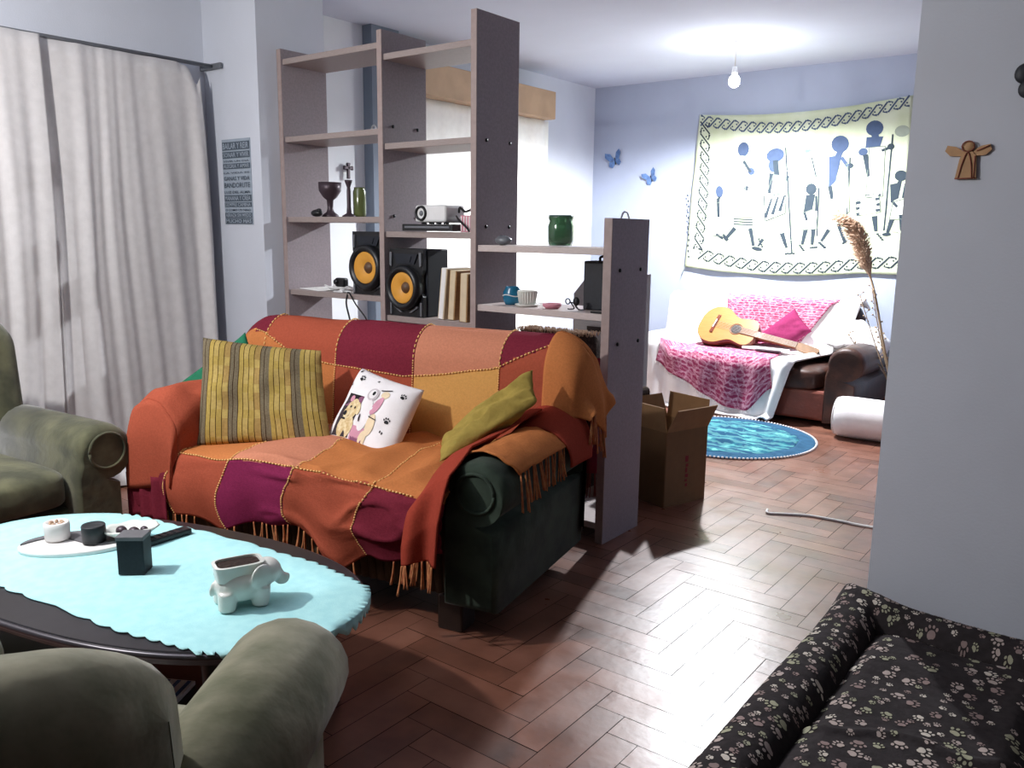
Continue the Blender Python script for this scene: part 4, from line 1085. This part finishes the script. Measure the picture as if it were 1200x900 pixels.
    # tallest man
    E(980, 213, 36, 36, INK); P([(945, 250), (1014, 255), (1000, 298), (938, 300)], INK); E(928, 316, 20, 18, INK); L((937, 330), (946, 440), 22, INK2, B2, 12); P([(955, 300), (1020, 300), (1000, 530), (930, 530)], WH); L((1052, 250), (998, 690), 6, INK2, B2, n=6); E(1042, 305, 14, 14, INK2, 0, B2); L((1005, 320), (1040, 308), 12, INK2, B2)
    P([(890, 545), (986, 528), (988, 602), (890, 612)], WH, B2)
    for k in range(3): L((888, 553+k*26), (986, 540+k*26), 13, INK2, SS(2))
    L((962, 620), (966, 692), 24, INK2, B2, 14); L((925, 520), (965, 518), 4, INK2, B2); L((992, 518), (975, 540), 10, INK2, B2)
    for q in range(4): E(972+6*q, 705+9*q, 6, 4, INK2, 0, B2)
    # boy at the right
    E(1076, 442, 25, 25, INK2); P([(1032, 478), (1078, 472), (1062, 545), (1030, 560)], INK2); L((1035, 555), (1056, 584), 12, INK2, B2); P([(1040, 560), (1098, 545), (1092, 640), (1022, 640)], WH); L((1096, 480), (1082, 545), 14, INK2, B2); L((1032, 640), (1012, 700), 20, INK2, B2, 12); L((1070, 620), (1068, 694), 20, INK2, B2, 12); E(1008, 708, 18, 8, INK2, 0, B2)
    # borders
    def motif(fx, n, mi, flip=0):
        """fx(s, w): s along the band 0..1, w -1..1 across"""
        for k in range(n):
            s0, s1 = k/n, (k+1)/n; m_ = (s0+s1)/2
            a, c = (s0, s1) if not flip else (s1, s0)
            L(fx(a, 1), fx(c, -1), 7, mi, B2, n=2)
            d = (c-a)
            L(fx(a+d*.05, -.95), fx(a+d*.45, -.75), 10, mi, B2, 3, 1); L(fx(a+d*.45, -.75), fx(a+d*.42, -.35), 8, mi, B2, 2, 1); L(fx(a+d*.95, .95), fx(a+d*.55, .75), 10, mi, B2, 3, 1); L(fx(a+d*.55, .75), fx(a+d*.58, .35), 8, mi, B2, 2, 1)
            E(*fx(a+d*.25, -.25), 4, 4, mi, 0, B2); E(*fx(a+d*.75, .25), 4, 4, mi, 0, B2)
    motif(lambda s, w: (150+920*s, 768+70*s+18*math.sin(s*4)*0+30*math.sin(s*PI)+26*w), 17, INK2)
    motif(lambda s, w: (150+38*s+24*w+14*math.sin(s*PI), 750-590*s), 11, INK2)
    motif(lambda s, w: (165+960*s, 155-48*s+42*math.sin(s*PI)+24*w), 22, INK)
    for s_, w_ in ((0, 1),):
        pass
    for k in range(12):
        E(98+2*k % 6, 500+26*k, 4, 6, INK2)
    b.build('printed_figures', ['tap_ink', 'tap_ink2', 'tap_grey', 'tap_white', 'tap_teal', 'tap_line'], t)
    b = MB()
    for k in range(10):
        p = S(0, 0, 0)
    b.tube([S(0, 0), S(0, 0)+V(-.015, 0, -.04), S(0, 0)+V(-.03, 0, -.08)], .003, 5); b.build('loose_thread', 'tap_grey', t)
tapestry()

# far sofa
FX0, FX1, FY0, FY1 = -3.40, -1.58, 6.08, 7.02
fs = thing('sofa', 'brown leather sofa under the white cover against the tapestry wall', 'sofa', ((FX0+FX1)/2, FY0, 0))
FO = V((FX0+FX1)/2, FY0, 0)
b = MB(); b.box((0, .45, .15), (FX1-FX0-.1, .85, .22), .02); b.build('base', 'leather_red', fs)
b = MB(); soft_box(b, (-.04, .30, .33), (FX1-FX0-.5, .60, .18)); b.build('seat_cushion', 'leather', fs)
b = MB(); b.grid(lambda u, v: (lambda p: V(p.x-.08, .80-p.y, p.z))(back_fn(u, v, 1.54, .2, .83, 0, .22, .08, .1)), 30, 30); b.build('backrest', 'leather', fs)
for s in (-1, 1):
    b, c = roll_arm(s*((FX1-FX0)/2-.13), .24, -.86, .02, .60 if s > 0 else .52, .12, s, base=.03)
    for v in b.bm.verts: v.co.y = -v.co.y
    b.build('arm', 'leather', fs)
# white cover
wc = thing('sofa_cover', 'white cloth cover spread over the far sofa and trailing on the floor', 'sofa cover', FO)
def cov_xr(v): return lerp(.30, .45, clamp(v/.3)) + .25*sstep(.28, .95, v)
def cov(u, v):
    # v: 0 floor front -> front edge -> seat -> back -> top -> behind
    keys = [(0, -.10, .012), (.06, -.055, .03), (.26, -.045, .40), (.30, -.02, .455), (.56, .52, .46), (.62, .60, .50), (.86, .68, .84), (.92, .76, .875), (1., .90, .80)]
    for (v0, y0, z0), (v1, y1, z1) in zip(keys, keys[1:]):
        if v <= v1: k = (v-v0)/(v1-v0); y, z = lerp(y0, y1, k), lerp(z0, z1, k); break
    x = lerp(-.93, cov_xr(v), u)
    # left arm bump
    if x < -.56:
        k = sstep(-.54, -.66, x); za = .56-.05*sstep(-.84, -.93, x)
        if v > .26 and v < .9: z = max(z, lerp(z, za, k))
        elif v <= .26: z = lerp(.015, lerp(z/.40*.40, z*1.22, k), 1) if z > .03 else z
    # thick rolled edge at the right, trailing down to the floor
    e = math.exp(-((u-.965)/.03)**2); y -= .035*e*(1 if v < .6 else .6); z += .03*e
    fold = math.sin(u*38+v*6)*.012*(1-sstep(.26, .4, v))+nz(u*5, v*4, 3, 1.6)*.012
    y -= fold; z += .4*fold if v > .3 else 0
    return V(x, y, max(z, .008))
b = MB(); b.grid(cov, 120, 90); b.build('cloth', 'white_cover', wc, solid=.012)
# side of the cover over the left arm and a bunched corner over the right arm
b = MB(); b.grid(lambda u, v: V(-.935-.02*math.sin(u*15)*v, lerp(-.06, .74, u), lerp(.54, .02, v)), 30, 16); b.build('cover_side', 'white_cover', wc, solid=.01)
b = MB()
b.grid(lambda u, v: V(lerp(.52, .93, u), lerp(.36, .78, v)+.02*math.sin(u*6), .56+.15*math.sqrt(max(0, math.sin(u*PI)*math.sin(v*PI)))+.035*nz(u*4, v*4, 9, 1.5)+.05*v-.06*u*u), 30, 24); b.build('cover_corner', 'white_cover', wc, solid=.01)
# pink textile: seat sheet and back sheet
pk = thing('pink_textile', 'pink patterned textile over the seat and back of the white-covered sofa', 'throw blanket', FO)
def pinkseat(u, v):
    # u along the front edge, v from crease to hem
    a0, a1 = V(-.60, .42, 0), V(.28, .46, 0)
    vv = lerp(.555, .20-.13*sstep(.0, .75, u)+.10*sstep(.8, 1., u), v)
    xs = lerp(lerp(-.52, .20, u), lerp(-.66, .30, u), v)
    uu = (xs+.93)/(cov_xr(vv)+.93)
    p = cov(clamp(uu, 0, .93), vv); p.y -= .018; p.z += .014
    return V(xs, p.y, p.z)
b = MB(); b.grid(pinkseat, 60, 50)
def pinkback(u, v):
    vv = lerp(.60, .905, v); xs = lerp(lerp(-.34, .24, u), lerp(-.40, .52, u), v)
    uu = (xs+.93)/(cov_xr(vv)+.93)
    p = cov(clamp(uu, 0, .93), vv); return V(xs, p.y-.022, p.z+.012)
b.grid(pinkback, 50, 36); b.build('cloth', 'pink_textile', pk, solid=.008)
b = MB()
for i in range(60):
    p = pinkseat(i/60, 1); b.tube([p, p+V(random.uniform(-.01, .01), -.004, -.03)], .003, 4)
b.build('fringe', 'white_cover', pk)
FMX = Matrix.Translation(FO)
pillow('cushion', 'plain magenta cushion standing on its corner on the pink textile', [(-.12, .48, .51), (.24, .50, .52), (.36, .58, .63), (.20, .62, .80)], .05, ['magenta_cloth'], FMX)
# guitar
def guitar():
    t = thing('guitar', 'classical guitar lying tilted on the pink and white sofa', 'guitar', (FO.x-.26, FO.y+.37, .50))
    # local frame: gx along the neck, gy across the body, gz out of the top
    gx = V(.985, -.06, -.16).normalized(); gz = V(.10, -.78, .62); gz = (gz-gx*gz.dot(gx)).normalized(); gy = gz.cross(gx)
    O = V(0, 0, .135)
    def T(x, y, z): return O+gx*x+gy*y+gz*z
    prof = [(-.235, 0), (-.232, .06), (-.21, .115), (-.165, .158), (-.10, .175), (-.04, .165), (.01, .135), (.05, .113), (.09, .108), (.14, .118), (.185, .125), (.225, .112), (.25, .075), (.258, .03), (.258, 0)]
    up = curvepts([(x, y, 0) for x, y in prof], 3)
    pts = [(p.x, p.y) for p in up]+[(p.x, -p.y) for p in up[::-1][1:-1]]
    b = MB(); b.prism(pts, T, -.095, -.0005, smooth=True); b.build('body', 'guitar_side', t)
    b = MB(); b.prism([(x*.985, y*.985) for x, y in pts], T, -.0004, .0025); b.build('soundboard', 'guitar_top', t)
    b = MB(); b.prism(ellpts(.085, 0, .043, .043, 28), T, .0027, .0035); so_ = b.build('sound_hole', 'guitar_dark', t)
    b = MB(); b.tube([T(.085+.05*math.cos(a), .05*math.sin(a), .003) for a in [2*PI*i/32 for i in range(33)]], .0035, 6); b.build('rosette', 'guitar_side', t)
    b = MB(); b.prism([(-.115, -.085), (-.09, -.085), (-.09, .085), (-.115, .085)], T, .0027, .012); br = b.build('bridge', 'guitar_side', t)
    b = MB(); b.prism([(-.108, -.04), (-.102, -.04), (-.102, .04), (-.108, .04)], T, .012, .017); b.build('saddle', 'white_plastic', br)
    b = MB(); b.prism([(.13, -.028), (.60, -.024), (.60, .024), (.13, .028)], T, .003, .010); b.build('fretboard', 'fretboard', t)
    b = MB(); b.prism([(.25, -.027), (.60, -.024), (.60, .024), (.25, .027)], T, -.022, .003); b.build('neck', 'guitar_side', t)
    b = MB(); b.prism([(.60, -.025), (.625, -.034), (.76, -.036), (.77, -.02), (.76, 0), (.77, .02), (.76, .036), (.625, .034), (.60, .025)], lambda x, y, z: T(x, y, z-(x-.6)*.2), -.016, .004); hd = b.build('headstock', 'fretboard', t)
    for s in (-1, 1):
        for k in range(3):
            b = MB(); x = .65+.04*k; c = T(x, s*.045, -.01-(x-.6)*.2); b.tube([T(x, s*.034, -.008-(x-.6)*.2), c], .003, 6); b.ell(c, (.009, .009, .006), 8, 6); b.build('tuning_peg', 'white_plastic', hd)
    b = MB()
    for k in range(6): y = -.02+.008*k; b.tube([T(-.105, y*1.4, .014), T(.60, y, .013)], .0008, 4)
    b.build('string', 'steel', t)
    return t
guitar()
t = thing('white_folder', 'white folded papers on the sofa seat below the guitar neck', 'papers', (FO.x+.10, FO.y+.30, .483), R(-4))
b = MB(); b.box((0, 0, .012), (.36, .09, .018), .003); b.build('folder', 'paper', t)
b = MB(); b.box((.05, -.06, .008), (.20, .04, .012), .003, rot=Matrix.Rotation(R(6), 3, 'Z')); b.build('spine', 'bronze', t)

# round blue rug / crumpled cloth
t = thing('round_rug', 'crumpled round blue and teal rug with pompom edge on the parquet', 'rug', (-2.26, 5.36, 0), R(0))
def rug(r, th):
    x = .60*r*math.cos(th); y = .60*r*math.sin(th)
    z = .006+.012*max(0, math.sin(y*26+2.2*nz(x*2, y*2, 4, 2)))*sstep(1., .75, r)*sstep(-.6, .1, x+.3)+.022*max(0, nz(x*4, y*9, 2, 1.3))*sstep(1., .8, r)
    return V(x, y, z)
b = MB(); uv = None
b.grid(lambda u, v: rug(max(.003, v*.82), 2*PI*u), 120, 50, cu=True)
b.grid(lambda u, v: rug(lerp(.82, 1, v), 2*PI*u), 120, 6, cu=True, mi=1)
uvl = b.bm.loops.layers.uv[0]
for f in b.bm.faces:
    for l in f.loops: l[uvl].uv = (l.vert.co.x*.9, l.vert.co.y*1.2)
b.build('cloth', ['rug_print', 'rug_blue'], t, solid=.006)
b = MB()
for i in range(150):
    a = 2*PI*i/150; b.ell((.605*math.cos(a), .605*math.sin(a), .009), (.009, .009, .008), 6, 4)
b.build('pompom_edge', 'white_cloth', t)
# white roll
t = thing('white_bolster', 'white cylindrical roll lying on the floor beside the far sofa', 'bolster', (-1.44, 5.92, 0))
b = MB(); b.lathe([(0, -.0), (.06, .0), (.125, .004), (.138, .02), (.142, .10), (.14, .40), (.138, .47), (.12, .485), (0, .485)], (-.235, 0, .142), 36, axis=V(1, .02, 0)); b.build('cover', 'white_cloth', t)
b = MB(); b.tube([V(-.233, .128*math.cos(a), .142+.128*math.sin(a)) for a in [2*PI*i/32 for i in range(33)]], .004, 6); b.build('piping', 'white_cover', t)
# pampas grass and dry sprigs in a floor jar
t = thing('pampas_vase', 'tall dried pampas plume and dry sprigs standing beside the far sofa arm', 'dried grass', (-1.42, 6.42, 0))
b = MB(); b.lathe([(0, 0), (.07, 0), (.09, .08), (.085, .2), (.05, .27), (.055, .29), (.045, .29), (.04, .26), (0, .2)]); b.build('vase', 'leather_red', t)
st = curvepts([(0, 0, .2), (-.10, 0, .55), (-.20, 0, .95), (-.27, 0, 1.15), (-.36, -.01, 1.40), (-.44, -.02, 1.50)], 8)
b = MB(); b.tube(st[:34], lambda q: lerp(.011, .006, q), 8); b.build('stalk', 'stalk', t)
b = MB()
for i in range(2200):
    k = random.uniform(.54, 1.); f = k*(len(st)-1); i0 = min(len(st)-2, int(f)); p = st[i0].lerp(st[i0+1], f-i0); d = (st[i0+1]-st[i0]).normalized()
    w = .085*math.sin(clamp((k-.50)/.54)*PI)**.7
    a = random.uniform(0, 6.28); q = random.uniform(.15, 1); o = V(math.cos(a), math.sin(a), 0)*w*q
    b.tube([p+o*.15, p+o*.7+d*.04, p+o+d*.075+V(0, 0, -.02*q), p+o*1.1+d*.10+V(0, 0, -.05*q)], lambda q_: lerp(.0034, .0014, q_), 4, cap=False)
b.build('plume', 'pampas', t)
for k in range(4):
    b = MB(); ex = (-.30, -.22, .02, -.36)[k]; h = (.95, 1.0, .92, .66)[k]
    c = curvepts([(0, 0, .22), (ex*.35, -.01, .45), (ex*.7, 0, .7 if h > .7 else .52), (ex, -.02, h)], 7); b.tube(c, .0035, 6)
    for i in range(8, len(c)):
        a = random.uniform(0, 6.28); e = c[i]+V(.03*math.cos(a), .02*math.sin(a), .025); b.tube([c[i], e], .002, 4); b.ell(e, (.007, .007, .007), 6, 4)
    b.build('sprig', 'stalk', t)

# cardboard box
t = thing('cardboard_box', 'open cardboard box with raised flaps on the parquet beside the shelf post', 'box', (-1.866, 3.712, 0), R(-17))
W_, D_, H_ = .29, .30, .395
def wallb(c, s, name='side_wall'):
    b = MB(); b.box(c, s, .0015); b.build(name, 'cardboard', t)
wallb((-W_/2, 0, H_/2), (W_, .006, H_)); wallb((-W_/2, D_, H_/2), (W_, .006, H_)); wallb((0, D_/2, H_/2), (.006, D_, H_)); wallb((-W_, D_/2, H_/2), (.006, D_, H_)); wallb((-W_/2, D_/2, .004), (W_, D_, .006), 'bottom_panel')
def flap(p0, p1, out, ln, ang):
    p0, p1 = Vector(p0), Vector(p1); o = Vector(out); d = (o*math.cos(R(ang))+V(0, 0, math.sin(R(ang))))*ln; n = d.cross(p1-p0).normalized()*.003
    b = MB(); q = [p0, p1, p1+d*.98+(p0-p1)*.02, p0+d*.98+(p1-p0)*.02]
    a = [b.bm.verts.new(x+n) for x in q]; c = [b.bm.verts.new(x-n) for x in q]
    b.bm.faces.new(a); b.bm.faces.new(c[::-1])
    for i in range(4): b.bm.faces.new((a[i], a[(i+1) % 4], c[(i+1) % 4], c[i]))
    b.build('flap', 'cardboard_in', t)
flap((-W_, 0, H_), (0, 0, H_), (0, -1, 0), .13, 82); flap((0, 0, H_), (0, D_, H_), (1, 0, 0), .14, 62); flap((0, D_, H_), (-W_, D_, H_), (0, 1, 0), .14, 86); flap((-W_, D_, H_), (-W_, 0, H_), (-1, 0, 0), .13, 70)
b = MB()
for k, (z, h) in enumerate(((.24, .04), (.205, .02), (.18, .03), (.15, .022), (.125, .016), (.10, .02))):
    b.box((.0042, .15+.004*(k % 2), z), (.001, .022-.004*(k % 3), h*.8), 0)
b.build('printed_mark', 'print_red', t)
# wicker basket
t = thing('wicker_basket', 'small wicker basket behind the cardboard box', 'basket', (-2.98, 5.0, 0))
b = MB(); b.lathe([(0, 0), (.11, 0), (.125, .15), (.13, .30), (.12, .30), (.115, .15), (0, .02)]); b.build('basket_body', 'wicker', t)
b = MB()
for k in range(12): b.tube([V((.114+.0015*k)*math.cos(a)+.002*math.sin(9*a+k*PI), (.114+.0015*k)*math.sin(a), .02+.025*k) for a in [2*PI*i/40 for i in range(41)]], .006, 5)
b.build('weave', 'wicker', t)
# fuzzy dark armchair behind the shelf
t = thing('armchair', 'dark brown plush armchair behind the shelves, seen from the back', 'armchair', (-2.405, 3.82, 0), 0)
b = MB(); b.box((0, .02, .24), (.42, .56, .26), .03, seg=3); b.build('seat', 'fur_chair', t)
b = MB(); b.grid(lambda u, v: back_fn(u, v, .46, .10, .885, -.27, .16, .05, .05), 40, 40); b.build('backrest', 'fur_chair', t)
b = MB()
for i in range(500):
    x = random.uniform(-.22, .22); y = -.31+random.uniform(-.07, .07); b.tube([(x, y, .872), (x+random.uniform(-.01, .01), y+random.uniform(-.01, .01), .893)], .0022, 4)
b.build('lit_plush_edge', 'pampas', t)  # pale tufts: lamp light along the chair's top put into the colour
for s in (-1, 1):
    b = MB(); b.box((s*.19, .05, .33), (.08, .50, .42), .03, seg=3); b.build('arm', 'fur_chair', t)
# grey cabinet behind
t = thing('grey_cabinet', 'pale grey wooden cabinet with cut-out handle behind the shelf post', 'cabinet', (-2.748, 4.62, 0))
b = MB(); b.prism([(-.162, 0), (.162, 0), (.162, 1.12), (-.06, 1.12), (-.162, 1.0)], lambda x, y, q: V(x, q, y), -.20, .2); b.build('carcass', 'grey_wood', t)
for k in range(3):
    b = MB(); b.box((0, -.206, .17+.27*k), (.30, .012, .25), .003); d = b.build('drawer', 'grey_wood', t)
    b = MB(); b.box((.02, -.213, .25+.27*k), (.14, .004, .03), .001); b.build('handle_slot', 'guitar_dark', d)
# cable on the floor
b = MB(); b.tube(curvepts([(-1.44, 4.02, .006), (-1.42, 3.97, .006), (-1.36, 4.0, .006), (-1.25, 4.06, .006), (-1.1, 4.08, .006), (-.95, 4.09, .006), (-.5, 4.2, .006)], 8), .006, 8)
tag(b.build('floor_cable', 'cord_white'), 'white cable lying on the parquet beside the partition wall', 'cable')

# ------------------------------------------------------------------ lamps
LP = V(-2.62, 6.02, 2.47)
t = thing('ceiling_lamp', 'bare glowing bulb hanging from the far ceiling above the tapestry', 'lamp', LP)
b = MB(); b.ell((0, 0, 0), (.04, .04, .045), 20, 14); b.build('bulb', 'bulb', t)
b = MB(); b.lathe([(0, .10), (.016, .10), (.022, .06), (.022, .04), (0, .04)], n=16); b.build('socket', 'white_plastic', t)
b = MB(); b.tube([(0, 0, .09), (0, 0, CZ-LP.z)], .004, 6); b.build('cord', 'cord_white', t)
def lamp(name, kind, p, e, col, r, size=None, blend=None):
    l = bpy.data.lights.new(name, kind); l.energy = e; l.color = col; l.shadow_soft_size = r
    if size: l.spot_size = R(size); l.spot_blend = blend
    o = bpy.data.objects.new(name, l); COL.objects.link(o); o.location = p; return o
lamp('far_bulb_light', 'SPOT', LP+V(0, 0, -.06), 480, (.93, .96, 1.), .05, 172, .38)
lamp('far_bulb_glow', 'POINT', LP+V(0, 0, -.06), 17, (.93, .96, 1.), .05)
lamp('near_bulb_light', 'POINT', V(-3.0, .35, 2.2), 135, (1., .975, .95), .04)
w = bpy.data.worlds.new('world'); SC.world = w; w.use_nodes = True
w.node_tree.nodes['Background'].inputs[0].default_value = (.5, .55, .65, 1); w.node_tree.nodes['Background'].inputs[1].default_value = .025

SC.view_settings.view_transform = 'Standard'; SC.view_settings.look = 'None'; SC.view_settings.gamma = 1; SC.view_settings.use_curve_mapping = False
SC.view_settings.exposure = .3
